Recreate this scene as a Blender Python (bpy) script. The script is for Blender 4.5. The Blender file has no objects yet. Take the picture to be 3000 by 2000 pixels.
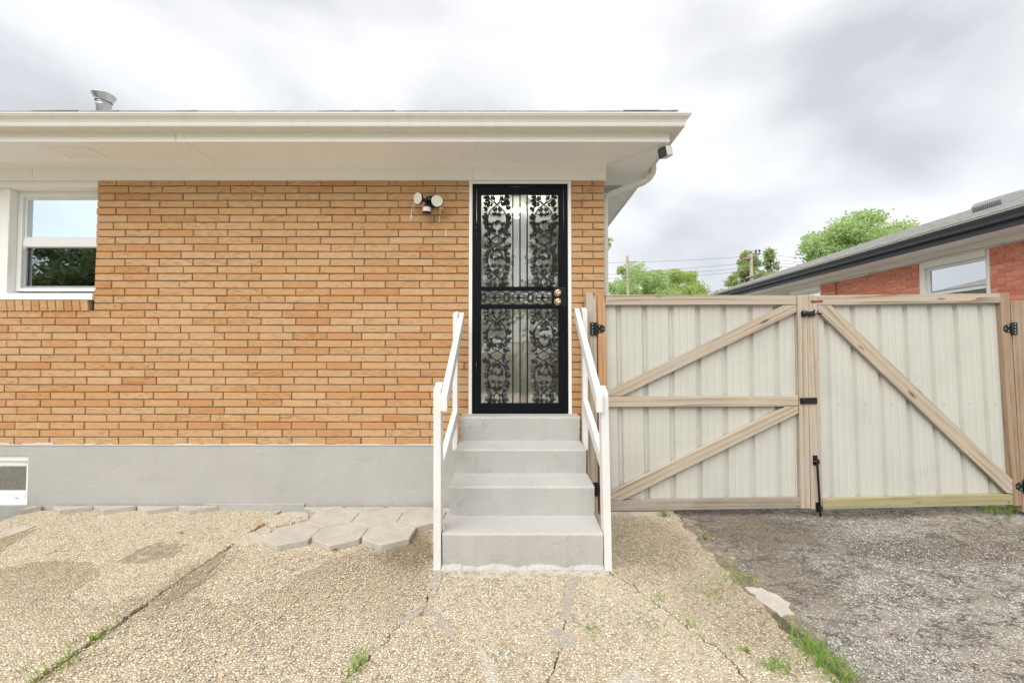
import bpy, bmesh, math, random
import numpy as np
from mathutils import Vector, Matrix

random.seed(7)
RNG = np.random.default_rng(11)
R = math.radians
S = bpy.context.scene
COL = S.collection

# ------------------------------------------------------------------ camera
H = 1.405            # camera height
F = 1200.0           # focal length in photo pixels (photo 3000 x 2000)
TH = R(1.6)          # slight upward tilt
CT, ST = math.cos(TH), math.sin(TH)
cam = bpy.data.cameras.new('camera')
cam.sensor_fit = 'HORIZONTAL'; cam.sensor_width = 36.0
cam.lens = 36.0 * F / 3000.0
cam.clip_start = 0.02; cam.clip_end = 2000
camo = bpy.data.objects.new('camera', cam); COL.objects.link(camo)
camo.location = (0, 0, H); camo.rotation_euler = (R(90) + TH, 0, 0)
S.camera = camo

# ------------------------------------------------------------------ world
W = bpy.data.worlds.new('World'); S.world = W; W.use_nodes = True
SUN_EL, SUN_AZ = R(51), R(206)
wn, wl = W.node_tree.nodes, W.node_tree.links
wn.clear()
def wnode(t, **k):
    n = wn.new(t)
    for a, b in k.items(): setattr(n, a, b)
    return n
wout = wnode('ShaderNodeOutputWorld'); wbg = wnode('ShaderNodeBackground')
sky = wnode('ShaderNodeTexSky'); sky.sky_type = 'NISHITA'; sky.sun_disc = False
sky.sun_elevation = SUN_EL; sky.sun_rotation = SUN_AZ
tc = wnode('ShaderNodeTexCoord'); mp = wnode('ShaderNodeMapping')
mp.inputs['Scale'].default_value = (1.0, 1.0, 2.0); mp.inputs['Location'].default_value = (4.78, -4.45, 2.26)
nz = wnode('ShaderNodeTexNoise'); nz.inputs['Scale'].default_value = 1.9; nz.inputs['Detail'].default_value = 7
nz.inputs['Roughness'].default_value = 0.46; nz.inputs['Distortion'].default_value = 0.2
rp = wnode('ShaderNodeValToRGB')
e = rp.color_ramp.elements
e[0].position = 0.36; e[0].color = (0.286, 0.290, 0.297, 1)
e[1].position = 0.64; e[1].color = (0.50, 0.50, 0.50, 1)
m_ = rp.color_ramp.elements.new(0.50); m_.color = (0.400, 0.402, 0.405, 1)
skm = wnode('ShaderNodeVectorMath', operation='SCALE'); skm.inputs[3].default_value = 0.10
mx = wnode('ShaderNodeMix', data_type='RGBA'); mx.inputs[0].default_value = 0.90
wl.new(tc.outputs['Generated'], mp.inputs[0]); wl.new(mp.outputs[0], nz.inputs['Vector'])
wl.new(nz.outputs['Fac'], rp.inputs[0]); wl.new(sky.outputs[0], skm.inputs[0])
wl.new(skm.outputs[0], mx.inputs[6]); wl.new(rp.outputs[0], mx.inputs[7])
wl.new(mx.outputs[2], wbg.inputs[0]); wbg.inputs[1].default_value = 1.0
wl.new(wbg.outputs[0], wout.inputs[0])

# ------------------------------------------------------------------ sun (overcast, very soft)
sl = bpy.data.lights.new('sun', 'SUN'); sl.energy = 1.5; sl.angle = R(64); sl.color = (1.0, 0.975, 0.94)
so = bpy.data.objects.new('sun', sl); COL.objects.link(so)
sd = Vector((math.sin(SUN_AZ) * math.cos(SUN_EL), math.cos(SUN_AZ) * math.cos(SUN_EL), math.sin(SUN_EL)))
so.rotation_euler = sd.to_track_quat('Z', 'Y').to_euler(); so.location = (0, -20, 30)

S.view_settings.view_transform = 'Standard'; S.view_settings.look = 'None'
S.view_settings.gamma = 1.0; S.view_settings.use_curve_mapping = False
S.view_settings.exposure = 1.30
S.render.engine = 'CYCLES'
S.cycles.max_bounces = 8; S.cycles.transparent_max_bounces = 12

# ------------------------------------------------------------------ photo pixel -> world helpers
def ray(px, py):
    u = (px - 1500.0) / F; v = (1000.0 - py) / F
    return Vector((u, CT - v * ST, ST + v * CT))
def PY(px, py, Y):
    d = ray(px, py); t = Y / d.y
    return Vector((d.x * t, Y, H + d.z * t))
def PX(px, py, X):
    d = ray(px, py); t = X / d.x
    return Vector((X, d.y * t, H + d.z * t))
def PG(px, py, z=0.0):
    d = ray(px, py); t = (z - H) / d.z
    return Vector((d.x * t, d.y * t, z))

# ------------------------------------------------------------------ scene helpers
WM = {}
def attach(o, parent, M=None):
    COL.objects.link(o)
    M = M or Matrix.Identity(4)
    if parent is not None:
        o.parent = parent
        o.matrix_parent_inverse = WM[parent].inverted()
    o.matrix_basis = M
    WM[o] = M
    return o
def tag(o, label=None, cat=None, group=None, kind=None):
    if label: o['label'] = label
    if cat: o['category'] = cat
    if group: o['group'] = group
    if kind: o['kind'] = kind
    return o
def empty(name, loc, label=None, cat=None, group=None):
    o = bpy.data.objects.new(name, None); o.empty_display_size = 0.1
    attach(o, None, Matrix.Translation(Vector(loc)))
    return tag(o, label, cat, group)

class MB:
    def __init__(s): s.v = []; s.f = []; s.sm = []
    def add(s, vs, fs, smooth=False):
        b = len(s.v); s.v.extend([tuple(p) for p in vs])
        for f in fs: s.f.append(tuple(i + b for i in f)); s.sm.append(smooth)
        return s
    def box(s, x0, x1, y0, y1, z0, z1):
        return s.add([(x0,y0,z0),(x1,y0,z0),(x1,y1,z0),(x0,y1,z0),(x0,y0,z1),(x1,y0,z1),(x1,y1,z1),(x0,y1,z1)],
              [(0,3,2,1),(4,5,6,7),(0,1,5,4),(1,2,6,5),(2,3,7,6),(3,0,4,7)])
    def prism(s, pts, ext):
        n = len(pts); ext = Vector(ext); P = [Vector(p) for p in pts]
        nrm = Vector((0,0,0))
        for i in range(n): nrm += P[i].cross(P[(i+1) % n])
        if nrm.dot(ext) > 0: P.reverse()
        Q = [p + ext for p in P]
        fs = [tuple(range(n)), tuple(range(2*n-1, n-1, -1))]
        for i in range(n):
            j = (i+1) % n; fs.append((i, n+i, n+j, j))
        return s.add(P + Q, fs)
    def tube(s, pts, r, n=8, cap=True):
        P = [Vector(p) for p in pts]; m = len(P)
        rs = r if isinstance(r, (list, tuple)) else [r]*m
        vs = []; pu = None
        for i in range(m):
            d = (P[min(i+1, m-1)] - P[max(i-1, 0)]).normalized()
            if pu is None:
                a = Vector((0,0,1)) if abs(d.z) < 0.9 else Vector((1,0,0))
                u = d.cross(a).normalized()
            else:
                u = (pu - d*pu.dot(d)).normalized()
            w = d.cross(u); pu = u
            for k in range(n):
                a = 2*math.pi*k/n
                vs.append(P[i] + (u*math.cos(a) + w*math.sin(a))*rs[i])
        fs = []
        for i in range(m-1):
            for k in range(n):
                k2 = (k+1) % n
                fs.append((i*n+k, i*n+k2, (i+1)*n+k2, (i+1)*n+k))
        s.add(vs, fs, True)
        if cap:
            b = len(s.v) - m*n
            s.f.append(tuple(b+k for k in range(n-1,-1,-1))); s.sm.append(False)
            s.f.append(tuple(b+(m-1)*n+k for k in range(n))); s.sm.append(False)
        return s
    def lathe(s, prof, n=20, M=None):   # prof list of (r, z)
        vs = []
        for r, z in prof:
            for k in range(n):
                a = 2*math.pi*k/n; vs.append(Vector((r*math.cos(a), r*math.sin(a), z)))
        if M: vs = [M @ p for p in vs]
        fs = []
        for i in range(len(prof)-1):
            for k in range(n):
                k2 = (k+1) % n; fs.append((i*n+k, i*n+k2, (i+1)*n+k2, (i+1)*n+k))
        return s.add(vs, fs, True)
    def mesh(s, name, mat):
        me = bpy.data.meshes.new(name); me.from_pydata(s.v, [], s.f)
        me.polygons.foreach_set('use_smooth', s.sm)
        if mat: me.materials.append(mat)
        me.update(); return me
    def build(s, name, mat, parent=None, bevel=0, origin=None, M=None, seg=2, autosmooth=False):
        """verts are world coordinates unless M is given (then they are already local to M)"""
        if M is None:
            if origin is None:
                a = np.array(s.v); c = (a.min(0) + a.max(0)) / 2; origin = Vector((c[0], c[1], a[:,2].min()))
            M = Matrix.Translation(Vector(origin)); Mi = M.inverted()
            s.v = [tuple(Mi @ Vector(p)) for p in s.v]
        o = bpy.data.objects.new(name, s.mesh(name, mat))
        attach(o, parent, M)
        if bevel:
            b = o.modifiers.new('bevel', 'BEVEL'); b.width = bevel; b.segments = seg; b.limit_method = 'ANGLE'; b.angle_limit = R(35)
            b.harden_normals = False
        return o

def frameM(o, x, z):
    x = Vector(x).normalized(); z = Vector(z); y = z.cross(x).normalized(); z = x.cross(y)
    M = Matrix((x, y, z)).transposed().to_4x4(); M.translation = Vector(o); return M
def plank(name, pts, axis, ext, mat, parent, bevel=0.003, along=None):
    """polygon (world points) extruded by ext; object X axis runs along the grain"""
    P = [Vector(p) for p in pts]; c = sum(P, Vector()) / len(P)
    M = frameM(c, axis, Vector(ext).normalized()*-1 if abs(Vector(ext).normalized().dot(Vector(axis).normalized())) < .9 else (0,0,1))
    Mi = M.inverted(); L = [Mi @ p for p in P]; e2 = Mi.to_3x3() @ Vector(ext)
    mb = MB(); mb.prism(L, e2)
    return mb.build(name, mat, parent, bevel=bevel, M=M)

# ------------------------------------------------------------------ material helpers
class Mat:
    def __init__(s, name):
        s.m = bpy.data.materials.new(name); s.m.use_nodes = True
        s.n = s.m.node_tree.nodes; s.l = s.m.node_tree.links
        s.b = s.n['Principled BSDF']; s.out = s.n['Material Output']
        s._geo = s._tc = s._oi = None
    def geo(s):
        s._geo = s._geo or s.n.new('ShaderNodeNewGeometry'); return s._geo
    def pos(s): return s.geo().outputs['Position']
    def obj(s):
        s._tc = s._tc or s.n.new('ShaderNodeTexCoord'); return s._tc.outputs['Object']
    def oi(s):
        s._oi = s._oi or s.n.new('ShaderNodeObjectInfo'); return s._oi
    def link(s, a, b): s.l.new(a, b)
    def put(s, sock, v):
        if hasattr(v, 'is_output'): s.l.new(v, sock)
        elif isinstance(v, (tuple, list)) and len(v) == 3 and sock.type == 'RGBA': sock.default_value = (*v, 1)
        else: sock.default_value = v
    def math(s, op, a, b=0.0, clamp=False):
        n = s.n.new('ShaderNodeMath'); n.operation = op; n.use_clamp = clamp
        s.put(n.inputs[0], a); s.put(n.inputs[1], b); return n.outputs[0]
    def map(s, vec, scale=(1,1,1), loc=(0,0,0), rot=(0,0,0)):
        n = s.n.new('ShaderNodeMapping'); s.l.new(vec, n.inputs[0])
        n.inputs['Scale'].default_value = scale; s.put(n.inputs['Location'], loc); n.inputs['Rotation'].default_value = rot
        return n.outputs[0]
    def vadd(s, a, b):
        n = s.n.new('ShaderNodeVectorMath'); n.operation = 'ADD'; s.put(n.inputs[0], a); s.put(n.inputs[1], b); return n.outputs[0]
    def vscale(s, a, k):
        n = s.n.new('ShaderNodeVectorMath'); n.operation = 'SCALE'; s.put(n.inputs[0], a); s.put(n.inputs[3], k); return n.outputs[0]
    def noise(s, vec, scale=5, detail=4, rough=0.5, dist=0.0, out='Fac'):
        n = s.n.new('ShaderNodeTexNoise'); s.l.new(vec, n.inputs['Vector'])
        n.inputs['Scale'].default_value = scale; n.inputs['Detail'].default_value = detail
        n.inputs['Roughness'].default_value = rough; n.inputs['Distortion'].default_value = dist
        return n.outputs[out]
    def voro(s, vec, scale=5, feature='F1', rnd=1.0):
        n = s.n.new('ShaderNodeTexVoronoi'); n.feature = feature; s.l.new(vec, n.inputs['Vector'])
        n.inputs['Scale'].default_value = scale; n.inputs['Randomness'].default_value = rnd; return n
    def ramp(s, fac, stops, interp='LINEAR'):
        n = s.n.new('ShaderNodeValToRGB'); s.put(n.inputs[0], fac); cr = n.color_ramp; cr.interpolation = interp
        while len(cr.elements) < len(stops): cr.elements.new(0.5)
        for el, (p, c) in zip(cr.elements, stops):
            el.position = p; el.color = (*c, 1) if isinstance(c, (tuple, list)) else (c, c, c, 1)
        return n.outputs[0]
    def mix(s, fac, a, b, mode='MIX'):
        n = s.n.new('ShaderNodeMix'); n.data_type = 'RGBA'; n.blend_type = mode
        s.put(n.inputs[0], fac); s.put(n.inputs[6], a); s.put(n.inputs[7], b); return n.outputs[2]
    def range(s, v, a, b, c=0.0, d=1.0):
        n = s.n.new('ShaderNodeMapRange'); s.put(n.inputs[0], v)
        for i, x in enumerate((a, b, c, d)): n.inputs[i+1].default_value = x
        return n.outputs[0]
    def bump(s, h, strength=0.3, dist=0.01):
        n = s.n.new('ShaderNodeBump'); n.inputs['Strength'].default_value = strength; n.inputs['Distance'].default_value = dist
        s.l.new(h, n.inputs['Height']); s.l.new(n.outputs[0], s.b.inputs['Normal']); return n
    def color(s, c): s.put(s.b.inputs['Base Color'], c)
    def set(s, rough=None, metal=None, spec=None):
        if rough is not None: s.put(s.b.inputs['Roughness'], rough)
        if metal is not None: s.put(s.b.inputs['Metallic'], metal)
        if spec is not None: s.put(s.b.inputs['Specular IOR Level'], spec)
        return s

def plain(name, col, rough=0.5, metal=0.0, var=0.10, scale=6.0, bump=0.0, bscale=60, spec=0.5):
    m = Mat(name); n = m.noise(m.pos(), scale, 5, 0.6)
    f = m.range(n, 0.3, 0.7, 1.0-var, 1.0+var*0.4)
    m.color(m.mix(1.0, col, m.ramp(f, [(0, 0.0), (1, 1.0)]), 'MULTIPLY') if var else col)
    if bump: m.bump(m.noise(m.pos(), bscale, 4, 0.6), bump, 0.004)
    m.set(rough, metal, spec); return m.m

def paint(name, col, grime=(0.35,0.32,0.26), g=0.25, rough=0.5, bscale=90, bump=0.08):
    """brushed house paint with faint dirt streaks and chips"""
    m = Mat(name)
    st = m.noise(m.map(m.pos(), (5, 5, 0.9)), 3.0, 6, 0.6)
    fine = m.noise(m.pos(), 28, 5, 0.65)
    f = m.math('MULTIPLY', m.range(st, 0.48, 0.78, 0, 1), m.range(fine, 0.35, 0.75, 0, 1))
    chip = m.range(m.noise(m.pos(), 17, 9, 0.7), 0.70, 0.735, 0, 0.5)
    c = m.mix(m.math('MULTIPLY', f, g), col, grime)
    c = m.mix(m.math('MULTIPLY', chip, g), c, (0.3, 0.27, 0.22))
    m.color(c); m.bump(m.noise(m.map(m.pos(), (1, 1, 1)), bscale, 5, 0.6), bump, 0.003); m.set(rough); return m.m

def wood(name, light, dark, tint=(0.35,0.36,0.12), green=0.0, grey=0.25):
    m = Mat(name)
    off = m.n.new('ShaderNodeCombineXYZ'); r = m.oi().outputs['Random']
    m.put(off.inputs[0], m.math('MULTIPLY', r, 37.0)); m.put(off.inputs[1], m.math('MULTIPLY', r, 91.0)); m.put(off.inputs[2], m.math('MULTIPLY', r, 53.0))
    p = m.vadd(m.obj(), off.outputs[0])
    warp = m.noise(m.map(p, (1.6, 9, 9)), 1.0, 3, 0.5)
    q = m.map(p, (0.9, 16, 16))
    rings = m.n.new('ShaderNodeTexWave'); rings.wave_type = 'BANDS'; rings.bands_direction = 'Y'; rings.wave_profile = 'SAW'
    rings.inputs['Scale'].default_value = 0.42; rings.inputs['Distortion'].default_value = 11.0
    rings.inputs['Detail'].default_value = 2.0; rings.inputs['Detail Scale'].default_value = 0.9; rings.inputs['Detail Roughness'].default_value = 0.45
    m.link(q, rings.inputs['Vector'])
    fib = m.noise(m.map(p, (6, 220, 220)), 1.0, 3, 0.6)
    f = m.math('MULTIPLY', m.math('POWER', rings.outputs['Fac'], 2.2), m.range(warp, 0.32, 0.66, 0.10, 1.0))
    c = m.mix(f, light, dark)
    c = m.mix(m.math('MULTIPLY', m.range(fib, 0.4, 0.7, 0, 1), 0.35), c, dark)
    gy = m.range(m.noise(m.map(p, (2.0, 4, 4)), 1.3, 4, 0.55), 0.42, 0.68, 0, grey)
    c = m.mix(gy, c, (0.42, 0.40, 0.35))
    kn = m.voro(m.map(p, (2.4, 9.0, 0.4)), 1.0)
    c = m.mix(m.range(kn.outputs['Distance'], 0.06, 0.15, 0.8, 0.0), c, (dark[0]*0.45, dark[1]*0.4, dark[2]*0.35))
    if green: c = m.mix(m.range(m.noise(m.map(p, (3, 6, 6)), 1.2, 4, 0.6), 0.35, 0.7, 0.1, green), c, tint)
    m.color(c); m.bump(m.math('ADD', m.math('MULTIPLY', f, 0.6), m.math('MULTIPLY', fib, 0.5)), 0.25, 0.003); m.set(0.78, spec=0.25); return m.m

def brickmat(name, stops, rug=0.5, dark=(0.20,0.09,0.03), rsx=26, rsz=190, spots=True):
    m = Mat(name)
    isl = m.geo().outputs['Random Per Island']; r = m.math('FRACT', m.math('ADD', m.math('MULTIPLY', m.oi().outputs['Random'], 7.31), isl))
    base = m.ramp(r, stops)
    r2 = m.math('FRACT', m.math('MULTIPLY', r, 17.3))
    off = m.n.new('ShaderNodeCombineXYZ'); m.put(off.inputs[0], m.math('MULTIPLY', r, 40.0)); m.put(off.inputs[1], m.math('MULTIPLY', r2, 9.0))
    p = m.vadd(m.pos(), off.outputs[0])
    w = m.noise(m.map(p, (1, 1, 1)), 14, 3, 0.5, out='Color')
    pw = m.vadd(p, m.vscale(w, 0.035))
    lines = m.noise(m.map(pw, (rsx, rsx, rsz)), 1.0, 3, 0.62)
    lf = m.range(lines, 0.50, 0.66, 0, 1)
    amt = m.range(r2, 0.0, 1.0, 0.25, 1.0)
    c = m.mix(m.math('MULTIPLY', m.math('MULTIPLY', lf, amt), rug), base, dark)
    blot = m.noise(p, 22, 4, 0.6)
    c = m.mix(m.range(blot, 0.45, 0.75, 0, 0.35), c, stops[-1][1])
    c = m.mix(m.range(m.noise(m.pos(), 1.1, 3, 0.5), 0.4, 0.7, 0, 0.22), c, stops[0][1])
    if spots:
        sp = m.range(m.noise(m.pos(), 34, 2, 0.5), 0.775, 0.80, 0, 0.7)
        c = m.mix(sp, c, (0.75, 0.72, 0.66))
    m.color(c)
    m.bump(m.math('SUBTRACT', m.math('MULTIPLY', m.noise(p, 180, 3, 0.6), 0.35), m.math('MULTIPLY', lf, amt)), 0.55, 0.003)
    m.set(0.86, spec=0.2); return m.m

def stainmask(m, blobs, ns=6.0, na=0.28):
    """soft edged stains and darker strips at given ground spots: (x, y, rx, ry, strength)"""
    p = m.vadd(m.pos(), m.vscale(m.noise(m.pos(), ns, 4, 0.6, out='Color'), na))
    tot = None
    for (x, y, rx, ry, k) in blobs:
        h = na*0.5
        q = m.map(p, (1/rx, 1/ry, 0), (-(x+h)/rx, -(y+h)/ry, 0))
        L = m.n.new('ShaderNodeVectorMath'); L.operation = 'LENGTH'; m.link(q, L.inputs[0])
        v = m.range(L.outputs['Value'], 0.55, 1.1, k, 0.0)
        tot = v if tot is None else m.math('MAXIMUM', tot, v)
    return tot

def aggregate(name, smear=None, amount=(0.42, 0.56), dirty=None):
    m = Mat(name)
    v = m.voro(m.map(m.pos(), (1, 1, 0.2)), 72); e = m.voro(m.map(m.pos(), (1, 1, 0.2)), 72, 'DISTANCE_TO_EDGE')
    peb = m.ramp(m.math('FRACT', m.math('MULTIPLY', v.outputs['Color'], 1.0)), [
        (0.0, (0.60,0.49,0.34)), (0.22, (0.86,0.75,0.55)), (0.42, (0.75,0.64,0.45)), (0.60, (0.93,0.87,0.72)),
        (0.74, (0.40,0.31,0.22)), (0.82, (0.30,0.31,0.33)), (0.93, (0.60,0.40,0.27)), (1.0, (0.86,0.72,0.48))], 'CONSTANT')
    edge = m.range(e.outputs['Distance'], 0.05, 0.20, 0, 1)
    c = m.mix(edge, (0.47, 0.385, 0.275), peb)
    big = m.noise(m.pos(), 1.7, 6, 0.62)
    c = m.mix(m.range(big, 0.45, 0.72, 0, 0.38), c, (0.74, 0.645, 0.49))
    c = m.mix(m.range(m.noise(m.pos(), 5, 6, 0.7), 0.54, 0.75, 0, 0.40), c, (0.40, 0.33, 0.24))
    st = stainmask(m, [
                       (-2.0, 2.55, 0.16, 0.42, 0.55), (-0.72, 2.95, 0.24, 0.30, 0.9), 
                       (1.02, 3.05, 0.46, 0.62, 0.85), (1.22, 2.35, 0.34, 0.55, 0.6), (0.75, 2.75, 0.12, 0.3, 0.4), (-4.25, 3.1, 0.2, 0.25, 0.55), (0.1, 2.62, 0.6, 0.05, 0.5)])  # thin last spot darkens the ground along the lowest riser
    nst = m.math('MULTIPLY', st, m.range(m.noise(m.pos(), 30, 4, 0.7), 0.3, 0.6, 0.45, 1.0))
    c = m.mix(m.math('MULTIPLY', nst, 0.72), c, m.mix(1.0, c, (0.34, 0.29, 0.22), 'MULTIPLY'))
    # fine dark grit and single stones that stand out
    v2 = m.voro(m.map(m.pos(), (1, 1, 0.2)), 41)
    c = m.mix(m.range(v2.outputs['Distance'], 0.10, 0.16, 0.55, 0.0), c, m.ramp(v2.outputs['Color'], [(0.0,(0.80,0.74,0.62)), (0.35,(0.30,0.27,0.24)), (0.6,(0.72,0.58,0.38)), (0.85,(0.34,0.34,0.36))], 'CONSTANT'))
    if dirty:      # grimy film that thins out towards the camera, y from dirty[0] (clean) to dirty[1] (grimy)
        sx_ = m.n.new('ShaderNodeSeparateXYZ'); m.link(m.vadd(m.pos(), m.vscale(m.noise(m.pos(), 5, 5, 0.65, out='Color'), 0.35)), sx_.inputs[0])
        k = m.range(sx_.outputs[1], dirty[0]+0.17, dirty[1]+0.17, 0.0, dirty[2])
        c = m.mix(k, c, m.mix(1.0, c, (0.46, 0.41, 0.32), 'MULTIPLY'))
    if smear:
        k = m.range(m.noise(m.pos(), 16, 6, 0.7), amount[0], amount[1], 1.0, 0.0)
        sc_ = m.mix(m.range(m.noise(m.pos(), 60, 4, 0.6), 0.3, 0.7, 0, 0.5), smear, (smear[0]*0.72, smear[1]*0.72, smear[2]*0.72))
        c = m.mix(m.math('MULTIPLY', k, 0.9), c, sc_)
    m.color(c)
    hgt = m.math('ADD', m.range(e.outputs['Distance'], 0.0, 0.35, 0, 1), m.math('MULTIPLY', big, 0.5))
    m.bump(hgt, 0.9, 0.008); m.set(m.range(v.outputs['Distance'], 0, 0.6, 0.5, 0.9), spec=0.3); return m.m

def asphaltmat(name):
    m = Mat(name)
    v = m.voro(m.map(m.pos(), (1, 1, 0.2)), 70); e = m.voro(m.map(m.pos(), (1, 1, 0.2)), 70, 'DISTANCE_TO_EDGE')
    peb = m.ramp(v.outputs['Color'], [(0.0, (0.26,0.245,0.22)), (0.22, (0.42,0.395,0.35)), (0.42, (0.60,0.575,0.53)), (0.6, (0.74,0.71,0.66)),
                                      (0.74, (0.28,0.28,0.29)), (0.86, (0.48,0.42,0.34)), (1.0, (0.80,0.78,0.73))], 'CONSTANT')
    edge = m.range(e.outputs['Distance'], 0.02, 0.14, 0, 1)
    c = m.mix(edge, (0.19, 0.165, 0.135), peb)
    pat = m.noise(m.map(m.pos(), (1.0, 1.5, 1)), 1.5, 7, 0.66)
    c = m.mix(m.range(pat, 0.50, 0.70, 0, 0.55), c, m.mix(1.0, c, (0.50, 0.46, 0.41), 'MULTIPLY'))
    tr = m.noise(m.pos(), 9, 5, 0.65)
    c = m.mix(m.range(tr, 0.53, 0.74, 0, 0.65), c, (0.24, 0.225, 0.205))
    c = m.mix(m.range(m.noise(m.pos(), 4.2, 4, 0.6), 0.55, 0.75, 0, 0.5), c, (0.40, 0.34, 0.27))
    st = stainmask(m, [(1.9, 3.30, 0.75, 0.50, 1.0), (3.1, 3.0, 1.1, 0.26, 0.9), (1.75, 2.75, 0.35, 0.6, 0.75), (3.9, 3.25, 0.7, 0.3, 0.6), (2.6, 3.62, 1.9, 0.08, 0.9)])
    c = m.mix(m.range(m.noise(m.pos(), 0.9, 3, 0.5), 0.40, 0.62, 0, 0.45), c, (0.50, 0.435, 0.345))
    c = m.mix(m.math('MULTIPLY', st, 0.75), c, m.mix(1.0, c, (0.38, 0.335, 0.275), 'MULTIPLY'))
    cr_ = m.noise(m.vadd(m.map(m.pos(), (1.0, 2.2, 1), (0,0,0), (0,0,R(28))), m.vscale(m.noise(m.pos(), 7, 4, 0.6, out='Color'), 0.25)), 3.2, 5, 0.6)
    cr_ = m.math('ABSOLUTE', m.math('SUBTRACT', cr_, 0.5))
    c = m.mix(m.range(cr_, 0.004, 0.026, 0.85, 0.0), c, (0.085, 0.072, 0.06))
    m.color(c); m.bump(m.math('ADD', m.range(e.outputs['Distance'], 0.0, 0.4, 0, 1), m.math('MULTIPLY', m.math('ADD', tr, pat), 1.6)), 0.9, 0.009)
    m.set(0.7, spec=0.35); return m.m

def glassmat(name, refl, tint=(0.9,0.96,1.0), trans=(0.85,0.88,0.88), rough=0.0):
    m = Mat(name); m.n.remove(m.b)
    t = m.n.new('ShaderNodeBsdfTransparent'); t.inputs[0].default_value = (*trans, 1)
    g = m.n.new('ShaderNodeBsdfGlossy'); g.inputs[0].default_value = (*tint, 1); g.inputs['Roughness'].default_value = rough
    lw = m.n.new('ShaderNodeLayerWeight'); lw.inputs[0].default_value = 0.25
    f = m.math('ADD', m.math('MULTIPLY', lw.outputs['Facing'], 0.35), refl, True)
    x = m.n.new('ShaderNodeMixShader'); m.put(x.inputs[0], f); m.link(t.outputs[0], x.inputs[1]); m.link(g.outputs[0], x.inputs[2])
    m.link(x.outputs[0], m.out.inputs[0]); return m.m

def leafmat(name, cols, trans=0.35):
    m = Mat(name); r = m.geo().outputs['Random Per Island']
    c = m.ramp(r, cols); c = m.mix(m.range(m.noise(m.pos(), 0.9, 2), 0.35, 0.65, 0, 0.45), c, cols[-1][1]); m.color(c); m.set(0.55, spec=0.25)
    tr = m.n.new('ShaderNodeBsdfTranslucent'); m.put(tr.inputs[0], m.mix(1.0, c, (1.0, 1.05, 0.6), 'MULTIPLY'))
    x = m.n.new('ShaderNodeMixShader'); x.inputs[0].default_value = trans
    m.link(m.b.outputs[0], x.inputs[1]); m.link(tr.outputs[0], x.inputs[2]); m.link(x.outputs[0], m.out.inputs[0]); return m.m

def emit(name, col, k):
    m = Mat(name); m.put(m.b.inputs['Emission Color'], col); m.b.inputs['Emission Strength'].default_value = k; m.color((0.8,0.8,0.75)); return m.m

def foundationmat(name, col, scuff):
    m = Mat(name)
    big = m.noise(m.pos(), 2.2, 5, 0.6)
    c = m.mix(m.range(big, 0.4, 0.7, 0, 0.35), col, (col[0]*0.80, col[1]*0.80, col[2]*0.81))
    low = m.n.new('ShaderNodeSeparateXYZ'); m.link(m.pos(), low.inputs[0])
    g = m.math('MULTIPLY', m.range(low.outputs[2], 0.02, 0.16, 1.0, 0.0), m.range(m.noise(m.pos(), 9, 6, 0.7), 0.42, 0.62, 0, 1))
    c = m.mix(m.math('MULTIPLY', g, scuff), c, (0.30, 0.30, 0.29))
    c = m.mix(m.range(m.noise(m.pos(), 21, 7, 0.7), 0.63, 0.68, 0, scuff), c, (0.60, 0.59, 0.55))
    c = m.mix(m.range(m.noise(m.map(m.pos(), (1, 1, 2.5)), 3.7, 8, 0.72), 0.55, 0.70, 0, scuff*0.7), c, (col[0]*0.62, col[1]*0.61, col[2]*0.58))
    c = m.mix(m.range(m.noise(m.pos(), 47, 5, 0.7), 0.68, 0.72, 0, scuff), c, (0.16, 0.15, 0.135))
    hc = m.math('ABSOLUTE', m.math('SUBTRACT', m.noise(m.vadd(m.pos(), m.vscale(m.noise(m.pos(), 11, 3, out='Color'), 0.12)), 1.3, 3, 0.5), 0.5))
    c = m.mix(m.range(hc, 0.0006, 0.0022, scuff*0.6, 0.0), c, (0.22, 0.21, 0.20))
    m.color(c)
    h = m.math('ADD', m.noise(m.map(m.pos(), (1, 1, 1.6)), 55, 4, 0.55), m.math('MULTIPLY', m.noise(m.pos(), 7, 3), 0.8))
    m.bump(h, 0.45, 0.006); m.set(0.62, spec=0.35); return m.m

def shinglemat(name, cols):
    m = Mat(name)
    bt = m.n.new('ShaderNodeTexBrick'); m.link(m.map(m.pos(), (0.0, 1, 1)), bt.inputs['Vector'])
    c = m.ramp(m.noise(m.map(m.pos(), (3, 3, 9)), 2.2, 4, 0.7), [(0.3, cols[0]), (0.5, cols[1]), (0.7, cols[2])])
    c = m.mix(m.range(m.noise(m.pos(), 160, 2), 0.4, 0.7, 0, 0.4), c, cols[0])
    m.color(c); m.bump(m.noise(m.pos(), 120, 3), 0.3, 0.004); m.set(0.9, spec=0.2); return m.m

M = {}
M['trim'] = paint('warm_white_trim_paint', (0.86, 0.855, 0.81), g=0.14)
M['soffit'] = paint('soffit_paint', (0.90, 0.915, 0.93), g=0.05, bump=0.05)
M['gutter'] = paint('gutter_enamel', (0.72, 0.71, 0.66), g=0.32, rough=0.38, bump=0.02)
M['rail'] = paint('white_rail_paint', (0.72, 0.715, 0.695), grime=(0.42,0.36,0.26), g=0.5, bump=0.12)
M['vinyl'] = plain('white_vinyl', (0.82, 0.83, 0.82), 0.35, var=0.05)
M['brick'] = brickmat('tan_rug_brick', [(0.0,(0.56,0.365,0.20)), (0.4,(0.54,0.338,0.175)), (0.72,(0.525,0.312,0.152)), (0.9,(0.51,0.272,0.125)), (1.0,(0.475,0.24,0.105))], rug=0.9, dark=(0.30,0.135,0.045), rsx=15, rsz=120)
M['mortar'] = plain('olive_mortar', (0.23, 0.19, 0.115), 0.95, var=0.4, scale=9, bump=0.4, bscale=220)
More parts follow.
